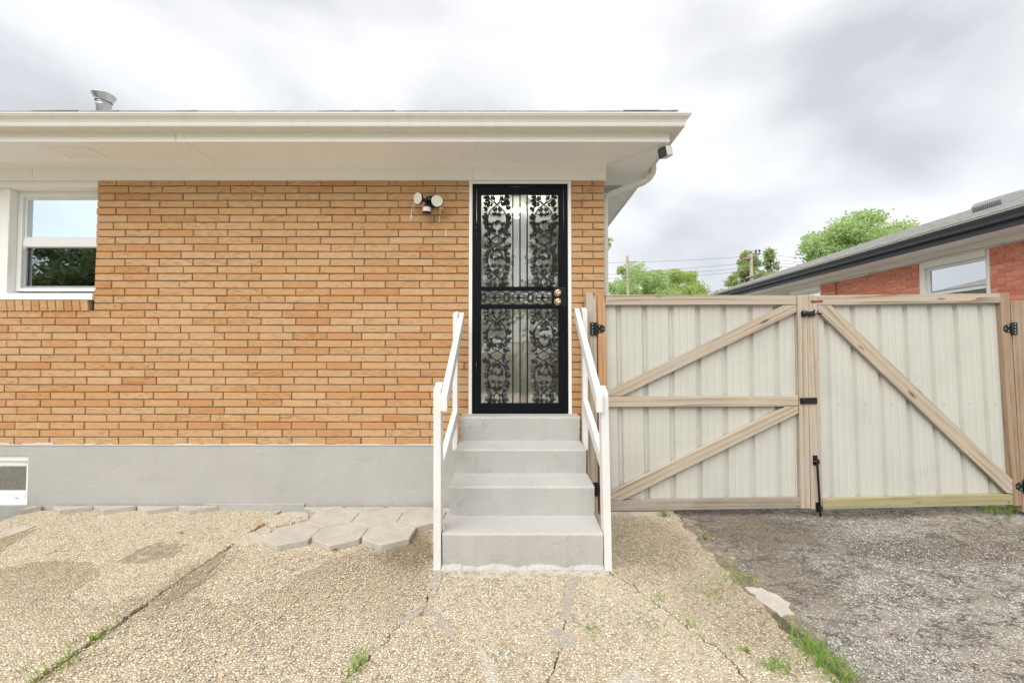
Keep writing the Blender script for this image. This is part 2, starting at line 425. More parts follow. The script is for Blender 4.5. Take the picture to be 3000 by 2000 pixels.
M['found'] = foundationmat('grey_foundation_paint', (0.425, 0.42, 0.392), 0.34)
M['step'] = foundationmat('grey_step_paint', (0.465, 0.455, 0.427), 0.42)
M['wood'] = wood('weathered_wood', (0.525, 0.44, 0.335), (0.20, 0.138, 0.088), grey=0.45)
M['wood_orange'] = wood('fresh_orange_wood', (0.56, 0.33, 0.175), (0.27, 0.105, 0.04), grey=0.06)
M['wood_green'] = wood('mossy_wood', (0.42, 0.36, 0.22), (0.20, 0.16, 0.08), tint=(0.30,0.29,0.12), green=0.8, grey=0.2)
M['wood_dark'] = wood('grey_stained_wood', (0.36, 0.30, 0.24), (0.16, 0.125, 0.09), grey=0.5)
M['wood_brown'] = wood('brown_wood', (0.38, 0.27, 0.175), (0.13, 0.075, 0.04), green=0.0, grey=0.3)
M['panel'] = plain('cream_sheet_metal', (0.545, 0.538, 0.482), 0.36, var=0.09, scale=2.2)
M['iron'] = plain('black_iron_paint', (0.008, 0.009, 0.011), 0.26, var=0.3, scale=40, spec=0.45)
M['ironmatte'] = plain('black_door_paint', (0.006, 0.007, 0.010), 0.42, var=0.25, scale=12, spec=0.10)
M['black'] = plain('black_hardware', (0.012, 0.012, 0.013), 0.38, var=0.2, scale=30)
M['aggregate'] = aggregate('exposed_aggregate'); M['agg_pale'] = aggregate('exposed_aggregate_pale_mortar', (0.70,0.64,0.54), (0.46, 0.60)); M['agg_grey'] = aggregate('exposed_aggregate_grey_mortar', (0.50,0.455,0.39), (0.50, 0.66)); M['agg_clean'] = aggregate('exposed_aggregate_clean', (0.74,0.67,0.56), (0.36, 0.56)); M['agg_dirty_a'] = aggregate('exposed_aggregate_grimy', dirty=(1.9, 2.8, 0.52)); M['agg_dirty_b'] = aggregate('exposed_aggregate_grimy_centre', dirty=(1.9, 2.75, 0.45)); M['agg_edge'] = aggregate('exposed_aggregate_edge_grit', (0.24,0.205,0.165), (0.44, 0.64), dirty=(-3, -2, 0.45)); M['agg_soil'] = aggregate('exposed_aggregate_soil', (0.36,0.285,0.20), (0.46, 0.66)); M['asphalt'] = asphaltmat('old_asphalt')
M['hex'] = foundationmat('paver_concrete', (0.50, 0.455, 0.39), 0.45)
M['mortarpatch'] = foundationmat('patch_mortar', (0.54, 0.485, 0.405), 0.5)
M['greymortar'] = foundationmat('grey_patch_mortar', (0.43, 0.375, 0.31), 0.5)
M['soil'] = plain('dark_soil', (0.11, 0.085, 0.06), 0.95, var=0.4, scale=14, bump=0.8, bscale=80)
M['lawn'] = plain('lawn', (0.075, 0.115, 0.035), 0.95, var=0.5, scale=3, bump=0.8, bscale=40)
M['glass_door'] = glassmat('door_glass', 0.20, (0.92,0.95,0.95), (0.86,0.87,0.82))
M['glass_up'] = glassmat('upper_sash_glass', 0.86, (0.78,0.90,1.0), (0.4,0.45,0.5))
M['glass_low'] = glassmat('screened_sash_glass', 0.36, (0.78,0.86,0.92), (0.25,0.27,0.3), 0.01)
M['glass_far'] = glassmat('neighbour_glass', 0.55, (0.92,0.96,1.0), (0.4,0.42,0.45))
M['screen'] = plain('grey_screen', (0.16, 0.17, 0.19), 0.6, var=0.15, scale=80)
M['alu'] = plain('grey_aluminium', (0.42, 0.42, 0.42), 0.4, 0.3, var=0.1)
M['galv'] = plain('galvanised_steel', (0.56, 0.58, 0.61), 0.30, 0.85, var=0.2, scale=14)
M['cream_lens'] = plain('cream_lens', (0.66, 0.64, 0.52), 0.3, var=0.04)
M['sensor_lens'] = plain('white_sensor_lens', (0.66, 0.67, 0.70), 0.3, var=0.03)
M['camwhite'] = plain('white_camera_shell', (0.74, 0.73, 0.66), 0.4, var=0.05)
M['camface'] = plain('dark_camera_face', (0.05, 0.055, 0.065), 0.2, var=0.1)
M['brass'] = plain('worn_brass', (0.72, 0.56, 0.36), 0.22, 0.9, var=0.15, scale=60)
M['rust'] = plain('rusty_steel', (0.32, 0.12, 0.045), 0.8, 0.2, var=0.5, scale=120)
M['shingle'] = shinglemat('grey_shingle', [(0.30,0.29,0.28), (0.44,0.425,0.405), (0.56,0.54,0.51)])
M['charcoal'] = plain('charcoal_gutter_enamel', (0.062, 0.066, 0.078), 0.35, var=0.12, scale=8)
M['redbrick'] = brickmat('red_brick', [(0.0,(0.76,0.32,0.21)), (0.4,(0.71,0.265,0.165)), (0.75,(0.66,0.225,0.135)), (1.0,(0.58,0.19,0.115))], rug=0.25, dark=(0.18,0.05,0.03), rsx=60, rsz=90, spots=False)
M['redmortar'] = plain('pale_mortar', (0.66, 0.62, 0.54), 0.95, var=0.2, scale=12)
M['ntrim'] = paint('neighbour_trim_paint', (0.88, 0.85, 0.76), g=0.12)
M['bark'] = plain('bark', (0.16, 0.12, 0.085), 0.95, var=0.5, scale=12, bump=0.8, bscale=40)
M['pole'] = plain('pole_wood', (0.40, 0.33, 0.25), 0.9, var=0.3, scale=5)
M['leaf_a'] = leafmat('maple_leaf', [(0.0,(0.32,0.44,0.21)), (0.5,(0.48,0.60,0.32)), (1.0,(0.62,0.72,0.44))], 0.55)
M['leaf_b'] = leafmat('bright_leaf', [(0.0,(0.32,0.44,0.16)), (0.5,(0.50,0.61,0.23)), (1.0,(0.66,0.73,0.33))], 0.55)
M['leaf_c'] = leafmat('dark_leaf', [(0.0,(0.26,0.36,0.17)), (0.5,(0.40,0.49,0.24)), (1.0,(0.54,0.60,0.32))], 0.55); M['leaf_d'] = leafmat('yard_leaf', [(0.0,(0.08,0.14,0.06)), (0.5,(0.14,0.20,0.09)), (1.0,(0.22,0.28,0.13))], 0.35)
M['grass'] = leafmat('grass_blade', [(0.0,(0.13,0.28,0.03)), (0.5,(0.20,0.38,0.05)), (1.0,(0.32,0.40,0.10))])
M['wire'] = plain('wire', (0.12, 0.12, 0.13), 0.6, var=0)
M['ceramic'] = plain('brown_ceramic', (0.20, 0.07, 0.04), 0.3, var=0.1)
M['room'] = plain('interior_paint', (0.78, 0.78, 0.745), 0.9, var=0.05)
M['darkroom'] = plain('interior_dimness', (0.10, 0.10, 0.10), 0.9, var=0.1)  # near-black colour carries the dimness of the unlit rooms
M['lampglass'] = emit('lamp_glass', (1.0, 0.93, 0.78), 0.42)
M['dry'] = plain('dry_leaf', (0.34, 0.15, 0.04), 0.9, var=0.3, scale=60)

# ================================================================== key dimensions of the house
D = 3.70                                   # brick face
ZB = PY(600, 1302, D).z                    # bottom of brickwork
ZT = PY(800, 530, D).z                     # top of brickwork (bottom of frieze board)
XL = -3.785                                # brick edge at the window
XC = PY(1771, 700, D).x                    # right corner of the house
ZS = PY(800, 486, D).z                     # soffit
YF = 3.266                                 # front of fascia
OV = D - YF
XF = XC + OV                               # side fascia
XDL, XDR = -0.392, 0.540                   # outside of the white door trim
DOORL, DOORR = -0.360, 0.507
ZD0 = PY(1500, 1213, D).z; ZD1 = PY(1500, 540, D).z
ZROW = PY(150, 912, D).z                   # bottom of the rowlock sill
XFAR = -7.5                                # house runs on out of view to the left

# ================================================================== ground
mb = MB(); mb.box(-300, 300, -300, 300, -0.6, -0.42)
tag(mb.build('ground', M['lawn']), kind='structure')

def jag(pts, step=0.035, amp=0.011, seed=1):
    rnd = random.Random(seed); out = []
    for a, b in zip(pts[:-1], pts[1:]):
        a, b = Vector(a), Vector(b); n = max(1, int((b-a).length/step))
        for i in range(n):
            p = a.lerp(b, i/n); out.append(Vector((p.x + rnd.uniform(-amp, amp), p.y + rnd.uniform(-amp, amp))))
    out.append(Vector(pts[-1])); return out
patio = MB(); patio.box(-9, 1.43, -7.0, 3.38, -0.40, -0.035); patio.box(-4.27, 1.43, 3.38, 3.69, -0.40, -0.035)
patio = tag(patio.build('patio', M['soil']), kind='structure')
def slab(poly, top, mat='aggregate', parent=patio, name='slab', bottom=None, bevel=0.006):
    b = bottom if bottom is not None else -0.033
    mb = MB(); mb.prism([(p[0], p[1], b) for p in poly], (0, 0, top-b))
    return mb.build(name, M[mat], parent, bevel=bevel)
g2 = lambda px, py: PG(px, py).to_2d()
cL = jag([g2(1013,1991) + Vector((-0.9,-9.0)), g2(1013,1991), g2(1076,1927), g2(1170,1829), g2(1255,1761), g2(1276,1659), Vector((-0.47, 3.69))], seed=2)
cM = jag([Vector((0.10,-6.99)), g2(1608,1987), g2(1646,1889), g2(1652,1830), g2(1667,1783), g2(1650,1698), Vector((0.2, 3.69))], seed=3)
cR = jag([Vector((1.425,-0.9)), g2(2110,1905), g2(2000,1825), g2(1931,1774), g2(1850,1710), g2(1791,1681), Vector((0.62, 3.0)), Vector((0.62, 3.69))], seed=4)
XJ = -2.05
jl = jag([Vector((XJ,-6.99)), Vector((XJ, 3.69))], 0.06, 0.006, 5)
jr = jag([Vector((1.428,-6.99)), Vector((1.428, 3.69))], 0.06, 0.006, 6)
sh = lambda line, dx: [Vector((p.x+dx, p.y)) for p in line]
slab([Vector((-9,-6.99)), Vector((-9, 3.38)), Vector((-4.275, 3.38)), Vector((-4.275, 3.69))] + list(reversed(sh(jl, -0.007))), 0.006)
cL2 = [p for p in cL if p.y > -6.99]; cL2[0] = Vector((cL2[0].x, -6.99))
slab(sh(jl, 0.009) + list(reversed(sh(cL2, -0.005))), -0.006)
slab(sh(cL2, 0.005) + list(reversed(sh(cM, -0.004))), -0.002)
slab(sh(cM, 0.004) + list(reversed(sh(cR, -0.004))) + [Vector((1.42,-6.99))], 0.0)
slab(sh(cR, 0.004) + [Vector((1.428, 3.69))] + [p for p in reversed(jr) if p.y > -0.9 and p.y < 3.68], 0.003)
# wedge of timber left in the joint and soil gathered along it
a, b = PG(806,1507), PG(752,1541)
mb = MB(); mb.box(-2.062, -2.034, b.y, a.y, -0.03, 0.010); mb.build('joint_timber', M['wood_orange'], patio)
def patch(pxs, mat='agg_pale', top=0.009, seed=1, amp=0.012, name='mortar_patch'):
    pts = [g2(*p) for p in pxs]; pts.append(pts[0])
    pl = jag(pts, 0.03, amp, seed)[:-1]
    mb = MB(); mb.prism([(p.x, p.y, -0.02) for p in pl], (0, 0, 0.02+top)); return mb.build(name, M[mat], patio, bevel=0.0015)
patch([(680,1590),(735,1560),(790,1545),(800,1580),(770,1592),(720,1600)], seed=1)
patch([(765,1530),(800,1512),(870,1500),(905,1505),(900,1522),(850,1535),(800,1545)], top=0.012, seed=2)
patch([(2185,1722),(2235,1724),(2296,1760),(2318,1772),(2312,1786),(2322,1800),(2286,1806),(2240,1776)], 'mortarpatch', top=0.009, seed=3, amp=0.014)
patch([(1255,1761),(1262,1720),(1270,1665),(1300,1668),(1290,1700),(1268,1760),(1225,1800),(1170,1832),(1175,1812)], 'agg_grey', 0.003, 4, 0.008)
patch([(1650,1690),(1700,1690),(1690,1712),(1670,1740),(1678,1770),(1672,1790),(1680,1812),(1655,1815),(1645,1795),(1655,1740)], 'agg_grey', 0.0035, 5, 0.008)
patch([(1262,1775),(1285,1800),(1320,1835),(1340,1860),(1320,1862),(1280,1830)], 'agg_grey', 0.002, 12, 0.008)
patch([(1395,1895),(1425,1905),(1450,1950),(1475,2000),(1425,2010),(1405,1950)], 'agg_pale', 0.002, 6)
patch([(1790,1975),(1850,1960),(1905,1968),(1920,1998),(1780,2020)], 'agg_pale', 0.003, 7)
patch([(1600,1855),(1640,1838),(1690,1862),(1680,1890),(1630,1895)], 'agg_grey', 0.0025, 9)
patch([(1310,1672),(1500,1668),(1680,1674),(1780,1672),(1772,1688),(1600,1696),(1400,1694),(1320,1690)], 'agg_pale', 0.004, 10, 0.01)
patch([(1784,1500),(1880,1498),(1975,1494),(1972,1505),(1880,1510),(1790,1512)], 'mortarpatch', 0.03, 11, 0.006)
patch([(2,1575),(40,1545),(98,1543),(80,1555),(30,1572)], 'mortarpatch', 0.012, 13, 0.008)
# outlines of pavers that once lay here: grime stops at their edges
patch([(0,1668),(110,1648),(200,1642),(272,1652),(300,1684),(250,1712),(208,1742),(222,1768),(320,1772),(392,1746),(412,1766),(330,1840),(150,1905),(-200,1905),(-200,1668)], 'agg_dirty_a', 0.0072, 14, 0.016, 'grime_patch')
patch([(330,1650),(400,1612),(470,1588),(545,1600),(510,1630),(420,1650)], 'agg_soil', 0.0073, 15, 0.02, 'grime_patch')
patch([(-60,1600),(0,1580),(60,1562),(112,1550),(60,1580),(20,1605),(0,1625),(-60,1640)], 'agg_dirty_a', 0.0074, 16, 0.010, 'grime_patch')
patch([(445,1782),(520,1752),(575,1742),(640,1768),(700,1768),(760,1742),(800,1715),(830,1680),(900,1652),(960,1640),(1040,1610),(1090,1585),(1180,1560),(1262,1520),(1264,1660),(1245,1740),(1170,1815),(1060,1915),(900,1935),(560,1905),(360,1830)], 'agg_dirty_b', -0.0045, 17, 0.016, 'grime_patch')
patch([(800,1722),(832,1684),(902,1655),(952,1644),(945,1652),(850,1690),(815,1728)], 'agg_pale', -0.0030, 18, 0.006, 'clean_patch')
patch([(430,1768),(500,1712),(560,1668),(640,1606),(668,1600),(640,1650),(590,1705),(540,1740),(470,1775)], 'agg_soil', -0.002, 8, 0.014, 'soil_strip')

# dirt and grit gathered along the ragged edge of the asphalt
rr_ = random.Random(77); lft = []; rgt = []; y_ = 1.45
while y_ < 3.55:
    lft.append((1.44-rr_.uniform(0.02, 0.07), y_)); rgt.append((1.44+rr_.uniform(0.03, 0.13), y_+0.02)); y_ += rr_.uniform(0.04, 0.09)
mb = MB(); mb.prism([(x, y, -0.03) for x, y in lft + rgt[::-1]], (0, 0, 0.0345)); mb.build('grit_strip', M['agg_edge'], patio, bevel=0.001)
patch([(2262,1795),(2300,1812),(2330,1845),(2352,1862),(2330,1870),(2295,1850),(2270,1820)], 'soil', 0.0065, 31, 0.012, 'soil_strip')

# asphalt drive, a gently uneven sheet
mb = MB(); nx, ny = 90, 110
xs = np.linspace(1.436, 6.95, nx); ys = np.linspace(-4, 24, ny)
gx, gy = np.meshgrid(xs, ys)
gz = 0.0 + 0.010*np.sin(gx*2.3+gy*1.1) + 0.008*np.sin(gx*4.7-gy*2.9+1) + 0.006*np.sin(gy*7+gx*3)
gz += RNG.normal(0, 0.003, gx.shape); gz -= 0.012
edge = np.clip((gx-1.436)/0.10, 0, 1); gz = gz*edge + (-0.022)*(1-edge)
mb.add(list(zip(gx.ravel(), gy.ravel(), gz.ravel())), [(r*nx+c, r*nx+c+1, (r+1)*nx+c+1, (r+1)*nx+c) for r in range(ny-1) for c in range(nx-1)], True)
tag(mb.build('driveway', M['asphalt']), kind='structure')
mb = MB(); mb.box(1.436, 6.95, -4, 24, -0.41, -0.06); tag(mb.build('driveway_base', M['soil']), kind='structure')
# window well floor
mb = MB(); mb.box(-5.6, -4.285, 3.39, 3.69, -0.41, -0.36); tag(mb.build('window_well_floor', M['found']), kind='structure')

# ================================================================== house
house = empty('brick_house', ((XFAR+XC)/2, D+4, 0), 'single storey tan brick house with white eaves and grey foundation', 'house')
# --- foundation with an opening for the basement window
bwL, bwR = PY(-120,1400,D).x, PY(80,1400,D).x
bwT, bwB = PY(60,1334,D).z, PY(60,1481,D).z
fy0, fy1 = D+0.004, D+0.25
mb = MB()
mb.box(bwR, XC-0.004, fy0, fy1, -0.41, ZB)
mb.box(bwL, bwR, fy0, fy1, bwT, ZB); mb.box(bwL, bwR, fy0, fy1, -0.41, bwB)
mb.box(XFAR, bwL, fy0, fy1, -0.41, ZB)
mb.box(XC-0.25, XC-0.004, fy1, D+9, -0.41, ZB)
mb.build('foundation', M['found'], house)
# ragged paint lip where the foundation paint runs onto the bricks
rnd = random.Random(3); mb = MB(); x = XFAR
while x < -0.47:
    w = rnd.uniform(0.03, 0.16); h = rnd.choice([0.003, 0.004, 0.006, 0.010]) if x > -4.2 else rnd.choice([0.004, 0.012, 0.018])
    mb.box(x, min(x+w, -0.47), D-0.0025, D+0.004, ZB-0.006, ZB+h); x += w
mb.build('paint_lip', plain('pale_paint_lip', (0.60,0.60,0.58), 0.6), house)
# plinth lip at ground
mb = MB(); mb.box(-2.75, -1.85, D-0.012, D+0.004, -0.03, PY(700,1474,D).z); mb.build('foundation_lip', M['found'], house, bevel=0.004)

# --- brick wall: mortar body, then the bricks
ztop_wall = ZS + 0.02
wy0, wy1 = D+0.0095, D+0.22
winT = PY(150, 548, D).z
brick_wall = MB()
brick_wall.box(XL+0.004, XDL, wy0, wy1, ZB, ztop_wall)
brick_wall.box(XFAR, XL+0.004, wy0, wy1, ZB, ZROW)
brick_wall.box(XFAR, -5.9, wy0, wy1, ZROW, ztop_wall)
brick_wall.box(XDR, XC-0.009, wy0, wy1, ZB, ztop_wall)
brick_wall.box(XC-0.21, XC-0.009, wy1, D+9, ZB, ztop_wall)
brick_wall.box(XFAR, XC-0.3, D+8.8, D+9, -0.41, ztop_wall)
brick_wall = brick_wall.build('brick_wall', M['mortar'], house)

def brickmesh(name, seed, mat, jit=0.002, ch=0.004):
    """unit brick: x,z in -0.5..0.5 scaled per object, y depth real"""
    rnd = random.Random(seed); mb = MB()
    def ring(ix, y, j): return [(sx*(0.5-ix[0])+rnd.uniform(-j,j)*ix[2], y, sz*(0.5-ix[1])+rnd.uniform(-j,j)*ix[3]) for sx, sz in ((-1,-1),(1,-1),(1,1),(-1,1))]
    a = ring((0,0,3,14), 0.010, jit*0.5); b = ring((0,0,3,14), ch, jit); c = ring((0.010,0.05,3,14), rnd.uniform(-0.0008,0.0008), jit)
    mb.add(a+b+c, [(0,1,5,4),(1,2,6,5),(2,3,7,6),(3,0,4,7),(4,5,9,8),(5,6,10,9),(6,7,11,10),(7,4,8,11),(8,9,10,11),(3,2,1,0)])
    return mb.mesh(name, mat)
BR = [brickmesh('brick', i, M['brick']) for i in range(8)]
NROW = 35
z2 = PY(400, 544.6, D).z; pitch = (z2 - ZB)/NROW; jz = 0.0085; jx = 0.0095
XA = PY(339.3, 576, D).x; LX = (PY(738.8, 576, D).x - XA)/4
XB = PY(372.8, 553, D).x
rnd = random.Random(21)
bricks = []      # (x0,x1,z0,z1)
def course(i, x0, x1, z0, z1, base):
    k = math.floor((x0-base)/LX); a = x0
    while a < x1-1e-4:
        nb = base + (k+1)*LX + rnd.uniform(-0.004, 0.004)
        if nb - a < 0.03: k += 1; continue
        b = min(nb, x1)
        if x1 - b < 0.035: b = x1
        l = a + (jx/2 if a > x0+1e-6 else 0); r = b - (jx/2 if b < x1-1e-6 else 0)
        if r-l > 0.02: bricks.append((l, r, z0, z1))
        a = b; k += 1
for i in range(NROW+1):
    base = XB if i % 2 == 0 else XA
    base += 0.012*math.sin(i*1.7) - 0.0006*(NROW-i)
    z0 = ZB + i*pitch + jz/2; z1 = ZB + (i+1)*pitch - jz/2
    if i == NROW: z1 = ZT + 0.01
    z0 += rnd.uniform(-0.001, 0.001)
    xl = XL if z1 > ZROW+0.005 else -5.2
    course(i, xl + (rnd.uniform(-0.003,0.003)), XDL, z0, z1, base)
    # pier right of the door
    jp = PY(1706.5 if i % 2 == 0 else 1737, 700, D).x + rnd.uniform(-0.004, 0.004)
    bricks.append((XDR, jp-jx/2, z0, z1)); bricks.append((jp+jx/2, XC, z0, z1))
def place_brick(mesh, l, r, z0, z1, parent, y=D):
    o = bpy.data.objects.new('brick', mesh)
    Mx = Matrix.Translation(((l+r)/2, y + rnd.uniform(-0.0022, 0.0022), (z0+z1)/2)) @ Matrix.Rotation(rnd.uniform(-0.0035,0.0035), 4, 'Y') @ Matrix.Diagonal((r-l, 1, z1-z0, 1))
    attach(o, parent, Mx); return o
vis = [b for b in bricks if not (-0.62 < b[0] < -0.38 and b[3] < 0.9)]
full = sorted([b for b in vis if b[1]-b[0] > LX*0.9 and b[0] > -4.5], key=lambda b: ((b[0]+b[1])/2)**2 + ((b[2]+b[3])/2-H)**2)[:300]
fs_ = set(full)
stuff = MB()
for b in bricks:
    if b in fs_: place_brick(rnd.choice(BR), *b, brick_wall)
    else:
        me = rnd.choice(BR); l, r, z0, z1 = b; dy = D + rnd.uniform(-0.0015, 0.0015)
        stuff.add([((l+r)/2 + v.co.x*(r-l), dy+v.co.y, (z0+z1)/2 + v.co.z*(z1-z0)) for v in me.vertices], [tuple(p.vertices) for p in me.polygons])
tag(stuff.build('brickwork', M['brick'], brick_wall), kind='stuff')

# --- frieze board and moulding under the soffit
mb = MB(); mb.box(XFAR, XC+0.012, D-0.022, D+0.008, ZT, ZS-0.028); fr = mb.build('frieze_board', M['trim'], house, bevel=0.002)
mb = MB(); prof = [(D+0.008, ZS-0.03), (D-0.024, ZS-0.03), (D-0.034, ZS-0.024), (D-0.034, ZS-0.018), (D-0.045, ZS-0.012), (D-0.058, ZS-0.006), (D-0.058, ZS+0.001), (D+0.008, ZS+0.001)]
mb.prism([(XFAR, y, z) for y, z in prof], (XC+0.012-XFAR, 0, 0)); mb.build('crown_moulding', M['trim'], house)
mb = MB()
for px in (103, 1386): mb.box(PY(px,505,D).x-0.0012, PY(px,505,D).x+0.0012, D-0.0228, D-0.020, ZT+0.001, ZS-0.03)
mb.build('board_joint', plain('board_joint_caulk', (0.5,0.48,0.42), 0.8), fr)  # thin strip at each joint, darker than the boards
# side frieze
mb = MB(); mb.box(XC-0.008, XC+0.022, D+0.010, D+9, ZT, ZS-0.001); mb.build('frieze_board', M['trim'], house)

# --- soffit
mb = MB()
mb.prism([(XFAR, YF+0.02, ZS), (XF-0.02, YF+0.02, ZS), (XF-0.02, D+9, ZS), (XC-0.05, D+9, ZS), (XC-0.05, D+0.05, ZS), (XFAR, D+0.05, ZS)], (0,0,0.012))
soffit = mb.build('soffit', M['soffit'], house)
mb = MB(); jx0 = PY(540, 412, YF).x
mb.add([(jx0, YF+0.02, ZS-0.0012), (jx0+0.004, YF+0.02, ZS-0.0012), (jx0+0.004, D, ZS-0.0012), (jx0, D, ZS-0.0012)], [(0,1,2,3)]); 
mb.prism([(XC+0.01, D, ZS-0.0012), (XC+0.014, D, ZS-0.0012), (XF-0.02, YF+0.02, ZS-0.0012), (XF-0.024, YF+0.02, ZS-0.0012)], (0,0,0.0008))
mb.build('soffit_joint', plain('soffit_seam', (0.52,0.48,0.42), 0.8), soffit)
def soffit_vent(px0, px1, py, parent):
    d = ray(px0, py); t = (ZS-H)/d.z; Y = d.y*t; x0 = d.x*t; x1 = ray(px1, py).x*t
    mb = MB(); hw = 0.105
    mb.box(x0, x1, Y-hw, Y+hw, ZS-0.004, ZS-0.0005); v = mb.build('soffit_vent', M['soffit'], parent, bevel=0.002)
    n = 3
    for k in range(n+1):
        x = x0+0.012+(x1-x0-0.024)*k/n; mb = MB(); mb.box(x-0.004, x+0.004, Y-hw+0.008, Y+hw-0.008, ZS-0.0075, ZS-0.0042); mb.build('louvre_rib', M['soffit'], v)
    mb = MB()
    for k in range(n):
        for j in range(7):
            x = x0+0.03+(x1-x0-0.024)*k/n
            yy = Y-hw+0.024+j*0.025
            mb.box(x, x+(x1-x0-0.024)/n-0.035, yy, yy+0.006, ZS-0.006, ZS-0.0042)
    mb.build('louvre', M['soffit'], v)
soffit_vent(172, 292, 447, house); soffit_vent(1268, 1398, 446, house)
mb = MB(); yv = D+0.42
mb.box(XC+0.03, XC+0.30, yv, yv+0.22, ZS-0.005, ZS-0.0005); v = mb.build('soffit_vent', M['soffit'], house, bevel=0.002)
mb = MB()
for j in range(9): mb.box(XC+0.045, XC+0.285, yv+0.014+j*0.022, yv+0.022+j*0.022, ZS-0.0068, ZS-0.0052)
mb.build('louvre', plain('vent_slot', (0.18,0.16,0.13), 0.9), v)

# --- fascia boards
zf0, zf1 = ZS-0.004, PY(800, 388, YF).z + 0.12
mb = MB(); mb.box(XFAR, XF, YF, YF+0.02, zf0, zf1); fa = mb.build('fascia', M['trim'], house, bevel=0.002)
mb = MB(); mb.box(XF-0.02, XF, YF+0.0205, D+9, zf0, zf1); mb.build('fascia', M['trim'], house, bevel=0.002)
mb = MB(); xj = PY(515, 400, YF).x; mb.box(xj, xj+0.003, YF-0.0008, YF+0.004, zf0+0.001, zf0+0.07); mb.build('board_joint', plain('dark_caulk', (0.25,0.21,0.15), 0.8), fa)

# --- K style gutter swept round the corner with a mitre
zg = PY(800, 388, YF).z; zl = PY(800, 328, 3.14).z
gp = [(0.0, zl-0.004), (0.0, zg), (0.086, zg), (0.090, zg+0.012), (0.092, zg+0.030), (0.099, zg+0.047), (0.110, zg+0.060), (0.119, zg+0.068), (0.122, zl-0.016), (0.126, zl-0.014), (0.128, zl), (0.114, zl), (0.114, zl-0.006), (0.119, zl-0.008), (0.117, zg+0.070), (0.088, zg+0.034), (0.083, zg+0.003), (0.003, zg+0.003), (0.003, zl-0.004)]
mb = MB(); n = len(gp)
vs = [(XFAR, YF-0.0005-o, z) for o, z in gp] + [(XF+0.0005+o, YF-0.0005-o, z) for o, z in gp] + [(XF+0.0005+o, D+9, z) for o, z in gp]
fs = []
for s_ in range(2):
    for i in range(n-1): fs.append((s_*n+i, s_*n+i+1, (s_+1)*n+i+1, (s_+1)*n+i))
mb.add(vs, fs); gut = mb.build('gutter', M['gutter'], house)
mb = MB()   # mitre strap
mb.add([(XF+0.0013+o+dx, YF-0.0013-o+dy, z) for dx, dy in ((-0.02, 0), (0, 0), (0, 0.02)) for o, z in gp[2:10]], [(s_*8+i, s_*8+i+1, (s_+1)*8+i+1, (s_+1)*8+i) for s_ in range(2) for i in range(7)])
mb.build('mitre_strip', M['gutter'], gut)
for px in (700, 1565):     # lapped seams and the hidden hangers that dimple the lip
    xs_ = PY(px, 350, 3.16).x; mb = MB()
    mb.add([(x_, YF-0.0022-o, z) for x_ in (xs_, xs_+0.03) for o, z in gp[2:9]], [(i, i+1, 7+i+1, 7+i) for i in range(6)]); mb.build('gutter_seam', M['gutter'], gut)
mb = MB(); x_ = -4.9
while x_ < 1.3:
    mb.lathe([(0.0045,0),(0.0035,0.002),(0,0.0022)], 8, Matrix.Translation((x_, YF-0.1235, zl-0.009)) @ Matrix.Rotation(R(90),4,'X')); x_ += 0.61
mb.build('hanger_screw', M['galv'], gut)

# --- roof (hip) with shingle edge
er_x1, er_y0, er_y1, er_x0 = XF+0.045, YF-0.075, D+9.1, XFAR
ze = zl + 0.032; sl_ = 0.345; half = (er_y1-er_y0)/2
ridge_z = ze + half*sl_
mb = MB()
A = [(er_x0, er_y0, ze), (er_x1, er_y0, ze), (er_x1, er_y1, ze), (er_x0, er_y1, ze), (er_x0, er_y0+half, ridge_z), (er_x1-half, er_y0+half, ridge_z)]
mb.add(A + [(x, y, z-0.03) for x, y, z in A], [(0,1,5,4),(1,2,5),(2,3,4,5),(6,10,11,7),(7,11,8),(8,11,10,9),(0,6,7,1),(1,7,8,2),(2,8,9,3)])
roof = mb.build('roof', M['shingle'], house)
rnd = random.Random(5); x = XFAR
while x < er_x1-0.02:
    w = rnd.uniform(0.26, 0.36); x1 = min(x+w, er_x1)
    curl = 0.004 if x1 > 0.9 else 0.0
    lift = rnd.choice([0, 0.001, 0.001, 0.002, 0.004]) + (curl*math.sin((x1-0.9)/0.45*3.0) if curl else 0)
    a = er_y0-0.008; mb = MB()
    l2 = lift + rnd.uniform(-0.002, 0.004)
    vs = [(x+0.003, a, ze-0.003+lift), (x1-0.003, a, ze-0.003+l2), (x1-0.003, a+0.3, ze+0.005+0.3*sl_), (x+0.003, a+0.3, ze+0.005+0.3*sl_)]
    mb.prism(vs, (0, 0, 0.007)); 
    if x > -5.2: mb.build('shingle', M['shingle'], roof)
    x = x1
# --- metal vent pipe on the roof
vb = PY(303, 320, 4.5); k = 4.5/1200; vz = ze + (4.5-er_y0)*sl_
mb = MB(); Mv = Matrix.Translation((vb.x, 4.5, 0))
r0 = 16.5*k; zt = PY(303, 281, 4.5).z; zc = PY(303, 300, 4.5).z
mb.lathe([(0.0, zt-0.01), (r0*1.62, zt-0.012), (r0*1.70, zt), (r0*1.68, zt+0.006), (r0*1.60, zt+0.004), (r0*1.55, zt-0.006)], 28, Mv)
mb.lathe([(r0*1.68, zt-0.004), (r0*1.30, zc+0.022), (r0*1.22, zc+0.012), (r0*1.20, zc)], 28, Mv)
mb.lathe([(r0*1.0, vz-0.1), (r0*1.0, zc-0.02), (r0*1.08, zc-0.018), (r0*1.08, zc-0.002), (r0*0.96, zc), (r0*0.96, zc+0.02), (r0*1.15, zc+0.022)], 28, Mv)
mb.lathe([(r0*1.02, zc-0.05), (r0*1.10, zc-0.047), (r0*1.10, zc-0.032), (r0*1.02, zc-0.03)], 28, Mv)
mb.build('vent_pipe', M['galv'], roof)

